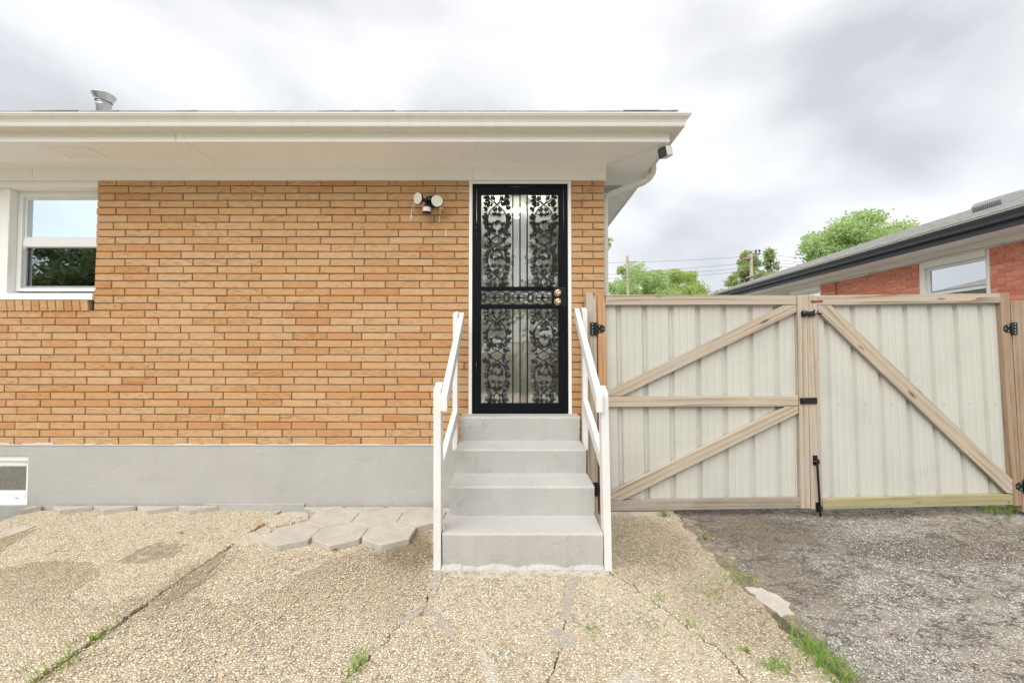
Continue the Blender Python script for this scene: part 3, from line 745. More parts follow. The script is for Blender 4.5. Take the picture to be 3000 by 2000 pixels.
# --- downspout at the corner
o_ = PY(1921, 488, 3.84)
p0 = Vector((XF+0.06, 3.84, zg+0.004))
xd = XC+0.034
path = [p0, p0+Vector((0,0,-0.05)), Vector((XF+0.055, 3.84, zg-0.085)), Vector((XF+0.03, 3.84, zg-0.125)), Vector((XF-0.02, 3.84, zg-0.16)),
        Vector((xd+0.06, 3.84, zg-0.285)), Vector((xd+0.02, 3.84, zg-0.31)), Vector((xd, 3.84, zg-0.36)), Vector((xd, 3.84, zg-0.5)), Vector((xd, 3.84, 1.0)), Vector((xd, 3.84, 0.05))]
def sweep_rect(mb, path, w, h):
    vs = []; m = len(path)
    for i, p in enumerate(path):
        d = (path[min(i+1,m-1)]-path[max(i-1,0)]).normalized(); u = Vector((0,1,0)); v = d.cross(u).normalized()
        for a, b in ((-1,-.7),(-.8,-1),(.8,-1),(1,-.7),(1,.7),(.8,1),(-.8,1),(-1,.7)): vs.append(p + u*a*w/2 + v*b*h/2)
    fs = [(i*8+k, i*8+(k+1)%8, (i+1)*8+(k+1)%8, (i+1)*8+k) for i in range(m-1) for k in range(8)]
    mb.add(vs, fs)
mb = MB(); sweep_rect(mb, path, 0.072, 0.050); ds = mb.build('downspout', M['gutter'], house)
mb = MB()
for q in ([path[1]+Vector((0,0,-0.008*i)) for i in range(2)], ): sweep_rect(mb, q, 0.078, 0.056)
for k in range(5):
    t0 = k/5; c = path[2].lerp(path[4], t0); d = (path[4]-path[2]).normalized(); sweep_rect(mb, [c, c+d*0.006], 0.075, 0.054)
    c = path[5].lerp(path[7], t0); d = (path[7]-path[5]).normalized(); sweep_rect(mb, [c, c+d*0.006], 0.075, 0.054)
mb.build('elbow_crimp', M['gutter'], ds)
mb = MB(); zz = PY(1778, 722, 3.84).z; sweep_rect(mb, [Vector((xd,3.84,zz)), Vector((xd,3.84,zz-0.035))], 0.080, 0.056); mb.build('strap', M['gutter'], ds)

# ================================================================== kitchen window left
YW = 3.80
wx0 = PY(50, 700, YW).x; wx1 = XL+0.09
wzT = PY(150, 563, YW).z; wzB = PY(150, 853, YW).z
window = MB()   # outer frame
def ringbox(mb, x0, x1, z0, z1, w, y0, y1, wt=None, wb=None):
    wt = w if wt is None else wt; wb = w if wb is None else wb
    mb.box(x0, x0+w, y0, y1, z0, z1); mb.box(x1-w, x1, y0, y1, z0, z1)
    mb.box(x0+w, x1-w, y0, y1, z1-wt, z1); mb.box(x0+w, x1-w, y0, y1, z0, z0+wb)
ringbox(window, wx0, wx1, wzB, wzT, 0.042, YW, YW+0.07, 0.045, 0.03)
window = window.build('window', M['vinyl'], house, bevel=0.003)
zmr1, zmr0 = PY(150, 700, YW+0.02).z, PY(150, 723, YW+0.02).z
mb = MB(); mb.box(wx0+0.0425, wx1-0.0425, YW+0.012, YW+0.05, zmr0, zmr1); mb.build('meeting_rail', M['vinyl'], window, bevel=0.003)
mb = MB(); ringbox(mb, wx0+0.043, wx1-0.043, zmr1, wzT-0.0455, 0.018, YW+0.022, YW+0.055); mb.build('sash', M['vinyl'], window)
mb = MB(); mb.box(wx0+0.0615, wx1-0.0615, YW+0.030, YW+0.034, zmr1+0.0185, wzT-0.064); mb.build('pane', M['glass_up'], window)
mb = MB(); ringbox(mb, wx0+0.043, wx1-0.043, wzB+0.0305, zmr0-0.0005, 0.034, YW+0.014, YW+0.03, 0.01, 0.02); mb.build('screen_frame', M['alu'], window, bevel=0.002)
mb = MB(); mb.box(wx0+0.0775, wx1-0.0775, YW+0.034, YW+0.038, wzB+0.051, zmr0-0.011); mb.build('pane', M['glass_low'], window)
mb = MB(); mb.lathe([(0.006,0),(0.013,0),(0.013,0.008),(0.006,0.008)], 14, Matrix.Translation((wx0+0.066, YW+0.013, zmr0-0.018)) @ Matrix.Rotation(R(90),4,'X')); mb.build('screen_clip', M['vinyl'], window)
# mullion panel, jamb, head and sill boards
mb = MB(); mb.box(-5.9, wx0-0.002, 3.735, YW+0.10, ZROW+0.10, winT); mb.build('mullion_panel', M['trim'], house, bevel=0.004)
mb = MB(); mb.box(-5.9, XL-0.001, 3.712, YW+0.10, winT+0.0005, ztop_wall); mb.build('head_board', M['trim'], house, bevel=0.003)
mb = MB(); mb.box(wx0-0.0015, wx1+0.0, 3.79, YW+0.10, wzT+0.001, winT); mb.build('head_stop', M['trim'], house)
zs0, zs1 = PY(150, 878, 3.685).z, PY(150, 858, 3.685).z
mb = MB(); mb.prism([(-5.9, 3.682, zs0), (-5.9, 3.682, zs1-0.004), (-5.9, YW+0.10, wzB-0.001), (-5.9, YW+0.10, zs0)], (XL-0.004+5.9, 0, 0)); mb.build('window_sill', M['trim'], house, bevel=0.003)
# rowlock sill bricks
zr1 = zs0-0.003; x = XL-0.075; i = 0
rl = brickmesh('sill_brick', 99, M['brick'])
mb = MB(); mb.box(-5.9, XL-0.03, D+0.004, D+0.2, ZROW, zr1); mb.build('sill_bed', M['mortar'], house)
while x > -5.3:
    o = bpy.data.objects.new('sill_brick', rl)
    Mx = Matrix.Translation((x, D-0.016, (ZROW+0.002+zr1)/2)) @ Matrix.Rotation(R(-3.5)+rnd.uniform(-0.012,0.012), 4, 'Y') @ Matrix.Rotation(R(4), 4, 'X') @ Matrix.Diagonal((0.0655, 1.6, zr1-ZROW-0.003, 1))
    attach(o, house, Mx); x -= 0.0735
# room behind the window
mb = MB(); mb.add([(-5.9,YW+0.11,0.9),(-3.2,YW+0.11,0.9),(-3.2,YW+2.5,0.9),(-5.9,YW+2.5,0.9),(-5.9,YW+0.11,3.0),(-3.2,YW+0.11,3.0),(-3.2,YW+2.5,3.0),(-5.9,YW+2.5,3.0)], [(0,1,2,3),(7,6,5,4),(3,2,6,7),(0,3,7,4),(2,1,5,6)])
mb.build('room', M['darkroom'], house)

# ================================================================== basement window
YB = D+0.045
mb = MB(); ringbox(mb, bwL, bwR, bwB, bwT, 0.020, YB-0.02, YB+0.06, 0.055, 0.03); bw = mb.build('basement_window', M['trim'], house, bevel=0.003)
mb = MB(); ringbox(mb, bwL+0.0205, bwR-0.0205, bwB+0.0305, bwT-0.0555, 0.045, YB, YB+0.05, 0.05, 0.075); mb.build('sash', M['vinyl'], bw, bevel=0.006)
mb = MB(); ringbox(mb, bwL+0.066, bwR-0.066, bwB+0.106, bwT-0.106, 0.006, YB+0.012, YB+0.05); mb.build('bead', M['vinyl'], bw)
mb = MB(); mb.box(bwL+0.0725, bwR-0.0725, YB+0.030, YB+0.034, bwB+0.1125, bwT-0.1125); mb.build('pane', M['glass_low'], bw)
mb = MB(); mb.box(bwL+0.02, bwR-0.02, YB+0.09, YB+0.11, bwB, bwT); mb.build('pane_backing', plain('pale_grey_blind', (0.34,0.36,0.40), 0.8), bw)
mb = MB(); xk = PY(50,1463,YB).x; mb.box(xk-0.012, xk+0.012, YB-0.003, YB, bwB+0.052, bwB+0.056); mb.build('weep_slot', M['black'], bw)

# ================================================================== door: trim, security door, room behind
mb = MB()
mb.box(XDL+0.001, DOORL, D-0.006, D+0.20, ZD0-0.02, ZT-0.0005); mb.box(DOORR, XDR-0.001, D-0.006, D+0.20, ZD0-0.02, ZT-0.0005)
mb.box(DOORL+0.0002, DOORR-0.0002, D-0.005, D+0.20, ZD1, ZT-0.0006)
mb.build('door_trim', M['trim'], house, bevel=0.003)
kx = lambda px, py=800: PY(px, py, D).x
kz = lambda py: PY(1500, py, D).z
YD = D-0.012
fw = 0.036
mb = MB(); ringbox(mb, DOORL+0.0005, DOORR-0.0005, ZD0, ZD1-0.0005, fw, YD, D+0.05, 0.026, 0.02)
door = mb.build('security_door', M['ironmatte'], house, bevel=0.003)
lx0, lx1 = DOORL+fw+0.004, DOORR-fw-0.004; lz0, lz1 = ZD0+0.023, ZD1-0.030
ox0, ox1 = kx(1410), kx(1635); 
zz = dict(u1=kz(571), u0=kz(840), m1=kz(851), m0=kz(893), l1=kz(905), l0=kz(1180))
mb = MB(); y0, y1 = YD-0.008, YD+0.026
mb.box(lx0, ox0, y0, y1, lz0, lz1); mb.box(ox1, lx1, y0, y1, lz0, lz1)
mb.box(ox0, ox1, y0, y1, zz['u1'], lz1); mb.box(ox0, ox1, y0, y1, lz0, zz['l0'])
mb.box(ox0, ox1, y0+0.001, y1, zz['m1'], zz['u0']); mb.box(ox0, ox1, y0+0.001, y1, zz['l1'], zz['m0'])
mxr = kx(1616); mb.box(mxr, ox1, y0+0.001, y1, zz['m0'], zz['m1'])
mb.build('door_leaf', M['ironmatte'], door, bevel=0.003)
mb = MB(); mb.box(ox0-0.004, ox1+0.004, y1+0.0005, y1+0.004, lz0+0.03, lz1-0.03); mb.build('pane', M['glass_door'], door)
yb = y0+0.010
for px in (1502.5, 1523.5, 1544.5):
    for a, b in (('u0','u1'), ('l0','l1')):
        x = kx(px); mb = MB(); mb.box(x-0.006, x+0.006, yb-0.006, yb+0.006, zz[a], zz[b]); mb.build('bar', M['ironmatte'], door)
# lock plate and knobs
mb = MB(); mb.box(kx(1621), kx(1657), y0-0.004, y0-0.0002, kz(899), kz(844)); mb.build('lock_plate', M['iron'], door, bevel=0.002)
for py in (857.5, 883.5):
    mb = MB(); c = PY(1634, py, y0-0.004)
    mb.lathe([(0.034,0),(0.034,0.004),(0.026,0.007),(0.020,0.016),(0.026,0.026),(0.027,0.034),(0.020,0.040),(0.008,0.041),(0.006,0.038),(0.0,0.038)], 22, Matrix.Translation(c) @ Matrix.Rotation(R(90),4,'X')); mb.build('door_knob', M['brass'], door)
for py in (670, 1075):
    mb = MB(); c = PY(1397, py, y0); mb.tube([c+Vector((-0.004,-0.006,-0.045)), c+Vector((-0.004,-0.006,0.045))], 0.008, 10); mb.build('hinge', M['iron'], door)

# ---- cast vine panels, laid out in the units of the photo crop
def catmull(pts, n=6):
    P = [Vector(p) for p in pts]; out = []
    for i in range(len(P)-1):
        a = P[max(i-1,0)]; b = P[i]; c = P[i+1]; d = P[min(i+2,len(P)-1)]
        for k in range(n):
            t = k/n
            out.append(0.5*((2*b) + (c-a)*t + (2*a-5*b+4*c-d)*t*t + (3*b-a-3*c+d)*t**3))
    out.append(P[-1]); return out
oak = [(0,0.07),(0.18,0.10),(0.26,0.30),(0.38,0.36),(0.44,0.20),(0.52,0.22),(0.62,0.40),(0.74,0.38),(0.76,0.18),(0.84,0.16),(0.94,0.20),(1.0,0.0)]
lance = [(0,0.06),(0.2,0.22),(0.45,0.33),(0.7,0.25),(0.9,0.10),(1.0,0.0)]
def leaf(mb, p, d, size, shape, tilt, up=Vector((0,-1,0))):
    d = Vector(d).normalized(); s = d.cross(up).normalized()
    prof = shape; n = len(prof)
    L = [Vector(p) + d*(x*size) + s*(y*size) + up*(0.10*size*tilt*x + 0.002 - abs(y)*0.18*size) for x, y in prof]
    Rr = [Vector(p) + d*(x*size) - s*(y*size) + up*(0.10*size*tilt*x + 0.002 - abs(y)*0.18*size) for x, y in prof]
    C = [Vector(p) + d*(x*size) + up*(0.10*size*tilt*x + 0.0055) for x, y in prof]
    B = [q - up*0.006 for q in L]; B2 = [q - up*0.006 for q in Rr]
    vs = L + C + Rr + B + B2; fs = []
    for i in range(n-1):
        fs += [(i, i+1, n+i+1, n+i), (n+i, n+i+1, 2*n+i+1, 2*n+i), (3*n+i, 3*n+i+1, i+1, i), (2*n+i, 2*n+i+1, 4*n+i+1, 4*n+i)]
    mb.add(vs, fs, False)
S1 = [(385,85),(372,140),(330,180),(280,215),(225,260),(185,310),(165,390),(178,480),(222,557),(278,595),(335,625),(356,652),(330,685),(278,712),(220,755),(182,810),(167,890),(176,960),(215,1035),(280,1098),(345,1148),(375,1185),(386,1226)]
S2 = [(240,90),(243,150),(255,185),(280,210)]
S3 = [(240,1226),(243,1170),(255,1125),(280,1098)]
ARCH1 = [(222,555),(240,520),(212,470),(228,440),(280,420)]
ARCH2 = [(222,757),(240,795),(212,835),(230,868),(280,888)]
SC1 = [(185,320),(215,342),(250,330),(280,340)]; SC1b = [(215,342),(250,325),(252,285),(232,275)]
SC2 = [(180,960),(225,978),(255,968),(280,972)]; SC2b = [(225,978),(262,985),(262,1015),(240,1028)]
LEAVES = [(185,110,-60,15,1,.9),(180,150,-45,20,0,.8),(200,190,-50,30,0,.8),(190,215,-40,-10,1,.9),(165,270,-35,-15,0,.8),(160,330,-20,35,0,.8),(168,400,-50,-35,0,1.05),(170,455,-55,-20,0,1.0),(178,470,-45,20,0,.8),
 (200,535,-55,-35,0,.8),(205,560,-85,30,1,1.25),(205,735,-85,-30,1,1.25),(200,765,-55,30,0,.9),(185,810,-60,10,0,.8),(172,850,-50,45,0,1.0),(170,880,-40,45,0,.9),(170,965,-35,25,0,.8),(175,1000,-35,30,0,.8),(205,1050,-55,10,1,.9),(205,1080,-50,30,0,.8),(225,1110,-60,10,1,.9),(215,1160,-75,25,1,1.1),(205,1190,-20,40,0,.8),(245,1180,10,50,0,.8),
 (228,470,-30,-20,1,.8),(238,510,20,35,1,.8),(215,500,-20,40,0,.7),(235,840,-20,30,1,.8),(240,800,20,-30,1,.8),(250,870,40,15,0,.7),(225,345,30,-20,0,.7),(250,300,10,-35,1,.8),(250,330,35,10,0,.6),(250,1020,20,35,1,.8),(225,975,30,-20,0,.7),(250,440,30,-20,0,.7),(232,160,-15,-40,0,.8),(232,205,-35,20,0,.7),(360,640,30,-10,0,.55),(352,665,30,15,0,.5)]
def vine_panel(xc, zt, zb):
    """xc centre x, zt/zb heights for crop rows 85 / 1226"""
    k = (zt-zb)/(1226-85); rr = random.Random(int(xc*1000)+int(zt*100))
    def W_(x, y, dy=0.0): return Vector((xc + (x-280)*k, yb + dy, zt - (y-85)*k))
    mb = MB()
    for mir in (1, -1):
        f = lambda x, y, dy=0.0: W_(280 + mir*(x-280), y, dy)
        for path, r in ((S1, 0.0056), (S2, 0.0052), (S3, 0.0052), (ARCH1, 0.0056), (ARCH2, 0.0056), (SC1, 0.0044), (SC1b, 0.0042), (SC2, 0.0044), (SC2b, 0.0042)):
            pts = catmull([(x, y, 0) for x, y in path], 5)
            P3 = [f(p.x, p.y, mir*0.003*math.sin(i*0.25)) for i, p in enumerate(pts)]
            mb.tube(P3, r, 6)
        for (x, y, dx, dy, sh_, sz) in LEAVES:
            p = f(x, y); q = f(x+dx+rr.uniform(-6,6), y+dy+rr.uniform(-6,6)); leaf(mb, p, q-p, 0.055*sz*rr.uniform(0.9,1.15), oak if sh_ else lance, rr.uniform(-1,1.5)); a_ = rr.choice([-1,1])*rr.uniform(0.7,1.2); v_ = q-p; leaf(mb, p, Vector((v_.x*math.cos(a_)-v_.z*math.sin(a_), 0, v_.x*math.sin(a_)+v_.z*math.cos(a_))), 0.040*sz, oak, rr.uniform(-1,1.5))
    mb.build('vine_panel', M['iron'], door)
vxl, vxr = kx(1456), kx(1593)
for a, b in (('u1','u0'), ('l1','l0')):
    for xc in (vxl, vxr): vine_panel(xc, zz[a]+0.002, zz[b]-0.002)
# scrollwork strip
mb = MB(); cx0, cz0 = (kx(1410)+mxr)/2, (zz['m0']+zz['m1'])/2; hw, hh = (mxr-kx(1410))/2, (zz['m1']-zz['m0'])/2-0.004
def ell(cx, cz, rx, rz, a0=0, a1=360, r=0.0036, n=18):
    mb.tube([(cx+rx*math.cos(R(a0+(a1-a0)*i/n)), yb, cz+rz*math.sin(R(a0+(a1-a0)*i/n))) for i in range(n+1)], r, 6)
for ux in (-0.62, 0.06, 0.74):
    c = cx0 + ux*hw
    for s_ in (-1, 1):
        for d_ in (-1, 1):
            ell(c + d_*0.16*hw, cz0 + s_*hh*0.42, 0.15*hw, hh*0.52, 0, 360)
            ell(c + d_*0.09*hw, cz0 + s_*hh*0.22, 0.085*hw, hh*0.28, 0, 360, 0.003)
            ell(c + d_*0.20*hw, cz0 + s_*hh*0.62, 0.09*hw, hh*0.30, 0, 360, 0.003)
    ell(c, cz0, 0.05*hw, hh*0.22, r=0.003)
    for k in range(6): leaf(mb, (c, yb-0.002, cz0), (math.cos(k*R(60)), 0, math.sin(k*R(60))), 0.014, lance, 0.5)
for ux in (-0.93, -0.28, 0.40):
    c = cx0 + ux*hw
    for k in range(10):
        a = k*R(36)+0.3; leaf(mb, (c+0.010*math.cos(a), yb-0.003, cz0+0.022*math.sin(a)), (math.cos(a), 0, math.sin(a)*0.8), 0.024, oak, 0.6)
mb.tube([(kx(1410), yb, zz['m0']+0.003), (mxr, yb, zz['m0']+0.003)], 0.0025, 6); mb.tube([(kx(1410), yb, zz['m1']-0.003), (mxr, yb, zz['m1']-0.003)], 0.0025, 6)
mb.build('scroll_panel', M['iron'], door)
# hall behind the door and its ceiling lamp
mb = MB(); a0, a1, b0, b1, c0, c1 = DOORL-0.55, DOORR+0.35, D+0.205, D+2.6, ZD0-0.03, 3.02
mb.add([(a0,b0,c0),(a1,b0,c0),(a1,b1,c0),(a0,b1,c0),(a0,b0,c1),(a1,b0,c1),(a1,b1,c1),(a0,b1,c1)], [(0,1,2,3),(7,6,5,4),(3,2,6,7),(0,3,7,4),(2,1,5,6)])
mb.box(a0, DOORL, b0-0.004, b0, c0, c1); mb.box(DOORR, a1, b0-0.004, b0, c0, c1)
mb.build('hall', M['room'], house)
lp = PY(1513, 578, D+0.62); 
mb = MB(); mb.lathe([(0.0,-0.055),(0.05,-0.05),(0.09,-0.03),(0.11,0.0),(0.10,0.02),(0.0,0.02)], 22, Matrix.Translation((lp.x, lp.y, c1-0.06))); lampo = mb.build('hall_lamp', M['lampglass'], house)
hl = bpy.data.lights.new('hall_lamp_light', 'POINT'); hl.energy = 11; hl.color = (1.0, 0.99, 0.965); hl.shadow_soft_size = 0.035
hlo = bpy.data.objects.new('hall_lamp_light', hl); attach(hlo, None, Matrix.Translation((lp.x, lp.y, c1-0.16)))

# ================================================================== concrete steps
SX0, SX1 = -0.452, 0.592
ys = [2.69, 2.96, 3.26, 3.55]
zsT = [PY(1500,1562,ys[0]).z, PY(1500,1424.5,ys[1]).z, PY(1500,1316,ys[2]).z, PY(1500,1221,ys[3]).z]
steps = empty('concrete_steps', (0.07, 3.2, 0), 'four grey painted concrete steps leading up to the black door', 'steps')
rnd = random.Random(9)
for i in range(4):
    z1 = zsT[i]; z0 = -0.03 if i == 0 else zsT[i-1]+0.0005
    yb_ = D+0.004
    mb = MB(); nxs = 26; prof = []
    fl = 0.012
    for j in range(nxs+1):
        x = SX0+0.002*i + (SX1-SX0-0.004*i)*j/nxs
        w = 0.002*math.sin(j*0.9+i) + rnd.uniform(-0.0012, 0.0012)
        prof.append([(x, ys[i]+0.018+w*2, z0), (x, ys[i]+w, z1-0.012+rnd.uniform(-0.0015,0.0015)), (x, ys[i]+0.004+w, z1-0.003), (x, ys[i]+0.014, z1), (x, yb_, z1+0.008), (x, yb_, z0)])
    vs = [p for pr in prof for p in pr]; n = 6
    fs = [(a*n+k, (a+1)*n+k, (a+1)*n+(k+1)%n, a*n+(k+1)%n) for a in range(nxs) for k in range(n)] + [tuple(range(n))[::-1], tuple(nxs*n+k for k in range(n))]
    mb.add(vs, [f[::-1] for f in fs]); mb.build('step', M['step'], steps)
# ragged mortar foot under the lowest riser
mb = MB(); nn = 60; vs = []; rnd = random.Random(13)
for j in range(nn+1):
    x = SX0-0.005+(SX1-SX0+0.01)*j/nn; h = 0.020+0.006*math.sin(j*0.37)+rnd.uniform(-0.006,0.006); d = 0.010+0.004*math.sin(j*0.23+1)+rnd.uniform(-0.003,0.003)
    vs += [(x, ys[0]+0.02, h+0.012), (x, ys[0]+0.008-d*0.3, h), (x, ys[0]-d*0.6, h*0.4), (x, ys[0]-d*1.3, -0.01)]
mb.add(vs, [(a*4+k, (a+1)*4+k, (a+1)*4+k+1, a*4+k+1)[::-1] for a in range(nn) for k in range(3)]); mb.build('mortar_foot', M['step'], steps)

# ================================================================== white timber handrails
def handrail(side, label):
    sgn = -1 if side == 'l' else 1
    xo = SX0-0.008 if sgn < 0 else SX1+0.008           # inner face of the posts
    root = empty('handrail', (xo, 3.1, 0), label, 'handrail', 'white timber handrails beside the steps')
    w = 0.049
    xa, xb = (xo-w, xo) if sgn < 0 else (xo, xo+w)
    yf = 2.735
    ztf = PY(1287, 1140, yf).z if sgn < 0 else PY(1768, 1150, yf).z
    lean = 0.0 if sgn < 0 else 0.0
    def post(x0, x1, y0, y1, z0, z1, zb1, leanx=0.0):
        c = ((x0+x1)/2, (y0+y1)/2, z0); Mx = frameM(c, Vector((leanx, 0, 1)), (0, -1, 0)); Mi = Mx.inverted()
        vs = [(x0,y0,z0),(x1,y0,z0),(x1,y1,z0),(x0,y1,z0),(x0+leanx,y0,z1),(x1+leanx,y0,z1),(x1+leanx,y1,zb1),(x0+leanx,y1,zb1)]
        mb = MB(); mb.add([Mi @ Vector(p) for p in vs], [(0,3,2,1),(4,5,6,7),(0,1,5,4),(1,2,6,5),(2,3,7,6),(3,0,4,7)]); mb.build('post', M['rail'], root, bevel=0.003, M=Mx)
    lx = -0.006 if sgn < 0 else -0.018
    post(xa, xb, yf-0.045, yf+0.045, -0.01, ztf, ztf+0.045, lx)
    yr = 3.53; ztr = (PY(1341, 913, yr) if sgn < 0 else PY(1706, 901, yr)).z
    zrb = zsT[2]-0.06
    post(xa+0.004, xb-0.004, yr-0.04, yr+0.04, zrb, ztr-0.03, ztr+0.005)
    # top rail on the inner side of the posts
    tr = 0.044; a0 = (xb+0.001+lx*0.5, xb+0.001+lx*0.5+tr) if sgn < 0 else (xa-0.001-tr+lx*0.5, xa-0.001+lx*0.5)
    y0, y1 = 2.655, 3.575
    pz = (PY(1303, 1157, y0).z, PY(1357, 915, y1).z) if sgn < 0 else (PY(1742, 1160, y0).z, PY(1690, 902, y1).z)
    h = 0.108
    pts = [(a0[0], y0, pz[0]), (a0[0], y0, pz[0]-h), (a0[0], y1, pz[1]-h), (a0[0], y1, pz[1])]
    plank('top_rail', pts, (0, y1-y0, pz[1]-pz[0]), (a0[1]-a0[0], 0, 0), M['rail'], root, 0.006)
    # lower rail between the posts
    y0, y1 = yf+0.046, yr+0.035
    b0 = (xb-0.046, xb-0.004) if sgn < 0 else (xa+0.004, xa+0.046)
    h = 0.095
    q = (PY(1300, 1360, y0).z, PY(1345, 1203, yr-0.04).z) if sgn < 0 else (PY(1757, 1348, y0).z, PY(1708, 1170, yr-0.04).z)
    pts = [(b0[0], y0, q[0]), (b0[0], y0, q[0]-h), (b0[0], yr-0.042, q[1]-h), (b0[0], yr-0.042, q[1])]
    plank('lower_rail', pts, (0, yr-y0, q[1]-q[0]), (b0[1]-b0[0], 0, 0), M['rail'], root, 0.004)
handrail('l', 'white timber handrail on the left side of the steps, against the tan bricks')
handrail('r', 'white timber handrail on the right side of the steps, next to the gate')

# ================================================================== gates
YG = 3.585
def gp6(x, y): return (1700 + x/2.177, 830 + y/2.177)
def gp7(x, y): return (2300 + x/2.177, 830 + y/2.177)
def gp9(x, y): return (2850 + x/2.06, 800 + y/2.063)
def gplank(name, pxs, i, j, mat, parent, y=YG, th=0.038, bevel=0.003):
    P = [PY(*p, y) for p in pxs]
    return plank(name, P, P[j]-P[i], (0, th, 0), M[mat], parent, bevel)
def sheet(name, TL, TR, BL, BR_, ribs, y, parent, screws=False):
    """ribbed steel sheet: ribs = fractions of the width, corners in photo pixels"""
    tl, tr, bl, br = (PY(*p, y) for p in (TL, TR, BL, BR_)); w = (tr-tl).length
    st = [0.0]; dy = [0.0]
    rw, sl2, dp = 0.013/w, 0.013/w, 0.026
    mids = []
    rr = sorted(ribs); gaps = [(a, b) for a, b in zip([rr[0]-0.232/w]+rr, rr+[rr[-1]+0.232/w])]
    ev = []
    for r in rr: ev += [(r-rw-sl2, 0), (r-rw, dp), (r+rw, dp), (r+rw+sl2, 0)]
    for a, b in gaps:
        for t in (0.36, 0.64):
            c = a+(b-a)*t; ev += [(c-0.009/w, 0), (c-0.003/w, 0.0028), (c+0.003/w, 0.0028), (c+0.009/w, 0)]
    ev = [(a, b) for a, b in sorted(ev) if 0.002 < a < 0.998]
    ev = [(0.0, 0)] + ev + [(1.0, 0)]
    vs = []
    for a, d in ev:
        t = tl.lerp(tr, a); b = bl.lerp(br, a); vs += [t+Vector((0,d,0)), b+Vector((0,d,0))]
    mb = MB(); mb.add(vs, [(2*i, 2*i+1, 2*i+3, 2*i+2) for i in range(len(ev)-1)])
    o = mb.build(name, M['panel'], parent)
    so_ = o.modifiers.new('thick', 'SOLIDIFY'); so_.thickness = 0.0012; so_.offset = 0
    if screws:
        for r_ in rr:
            a_ = min(0.97, r_+0.085/w); p_ = tl.lerp(tr, a_).lerp(bl.lerp(br, a_), 0.505); mb = MB()
            mb.lathe([(0.0042,0),(0.0035,0.002),(0,0.0025)], 8, Matrix.Translation(p_+Vector((0,-0.0008,0))) @ Matrix.Rotation(R(90),4,'X')); mb.build('sheet_screw', M['rust'], o)
    return o
def tee_hinge(c, parent, flip=1, sz=1.0):
    """strap hinge: plate on the post, tapered leaf on the gate, knuckle between"""
    mb = MB(); s_ = sz
    q = lambda x, z: Vector((c.x+flip*x*s_, c.y, c.z+z*s_))
    mb.prism([q(-0.055,-0.056), q(-0.008,-0.056), q(-0.008,0.056), q(-0.055,0.056)], (0,-0.003,0))
    mb.prism([q(0.008,-0.036), q(0.050,-0.034), q(0.072,-0.018), q(0.074,0.018), q(0.050,0.036), q(0.008,0.037)], (0,-0.004,0))
    mb.tube([q(0,-0.058)+Vector((0,-0.006,0)), q(0,0.058)+Vector((0,-0.006,0))], 0.010*s_, 10)
    h = mb.build('hinge', M['black'], parent, bevel=0.001)
    mb = MB()
    for x, z in ((-0.035,-0.04),(-0.035,-0.014),(-0.035,0.014),(-0.035,0.04),(0.028,-0.024),(0.028,0.024),(0.058,0.0)):
        p = q(x, z)+Vector((0,-0.003,0)); mb.lathe([(0.0052*s_,0),(0.0042*s_,0.003),(0,0.0035)], 8, Matrix.Translation(p) @ Matrix.Rotation(R(90),4,'X'))
    mb.build('screw', M['galv'], h)

lpost = empty('gate_post', (PY(1732,1490,3.6).x, 3.64, 0), 'grey weathered timber post between the brick pier and the left gate leaf', 'post')
gplank('post_body', [(1717,857),(1748,858),(1752,1512),(1722,1514)], 3, 0, 'wood', lpost, 3.592, 0.088)

gl = empty('gate_leaf', (PY(2050,1490,YG).x, YG, 0), 'cream ribbed metal gate leaf with two parallel rising braces, beside the steps', 'gate', 'two leaves of the driveway gate')
gplank('stile', [(1750,863),(1773.5,864),(1783,1497),(1758,1497)], 3, 0, 'wood_orange', gl)
gplank('top_rail', [(1774.5,863),(2334,865),(2334,892),(1774.5,893)], 0, 1, 'wood', gl)
gplank('middle_rail', [gp6(172,721),gp6(1391,716),gp6(1391,783),gp6(172,787)], 0, 1, 'wood', gl)
gplank('bottom_rail', [gp6(186,1385),gp6(1405,1366),gp6(1407,1432),gp6(186,1451)], 0, 1, 'wood_dark', gl)
gplank('brace', [gp6(172,690),gp6(1300,139),gp6(1381,138),gp6(1381,181),gp6(262,719),gp6(174,719)], 0, 1, 'wood', gl)
gplank('brace', [gp6(188,1335),gp6(1312,786),gp6(1391,785),gp6(1391,828),gp6(266,1383),gp6(189,1383)], 0, 1, 'wood', gl)
gplank('meeting_stile', [gp6(1383,74),gp6(1446,75),gp6(1469,1435),gp6(1407,1434)], 3, 0, 'wood', gl)
gplank('back_stile', [gp6(1366,142),gp6(1383,142),gp6(1404,1366),gp6(1388,1366)], 3, 0, 'wood_brown', gl, YG+0.0385, 0.03)
def ribs(pxs, lo, hi): return [(p-lo)/(hi-lo) for p in pxs]
sheet('metal_sheet', (1772,885), (2036,885), (1783,1480), (2044,1480), ribs([1811.6,1888,1965], 1772, 2036), YG+0.040, gl)
sheet('metal_sheet', (2034,885), (2332,885), (2042,1480), (2344,1480), ribs([2043.5,2120,2197.5,2273], 2034, 2332), YG+0.0425, gl)
tee_hinge(PY(*gp6(103,290), YG-0.001), gl); tee_hinge(PY(1749,1432,YG-0.001), gl)
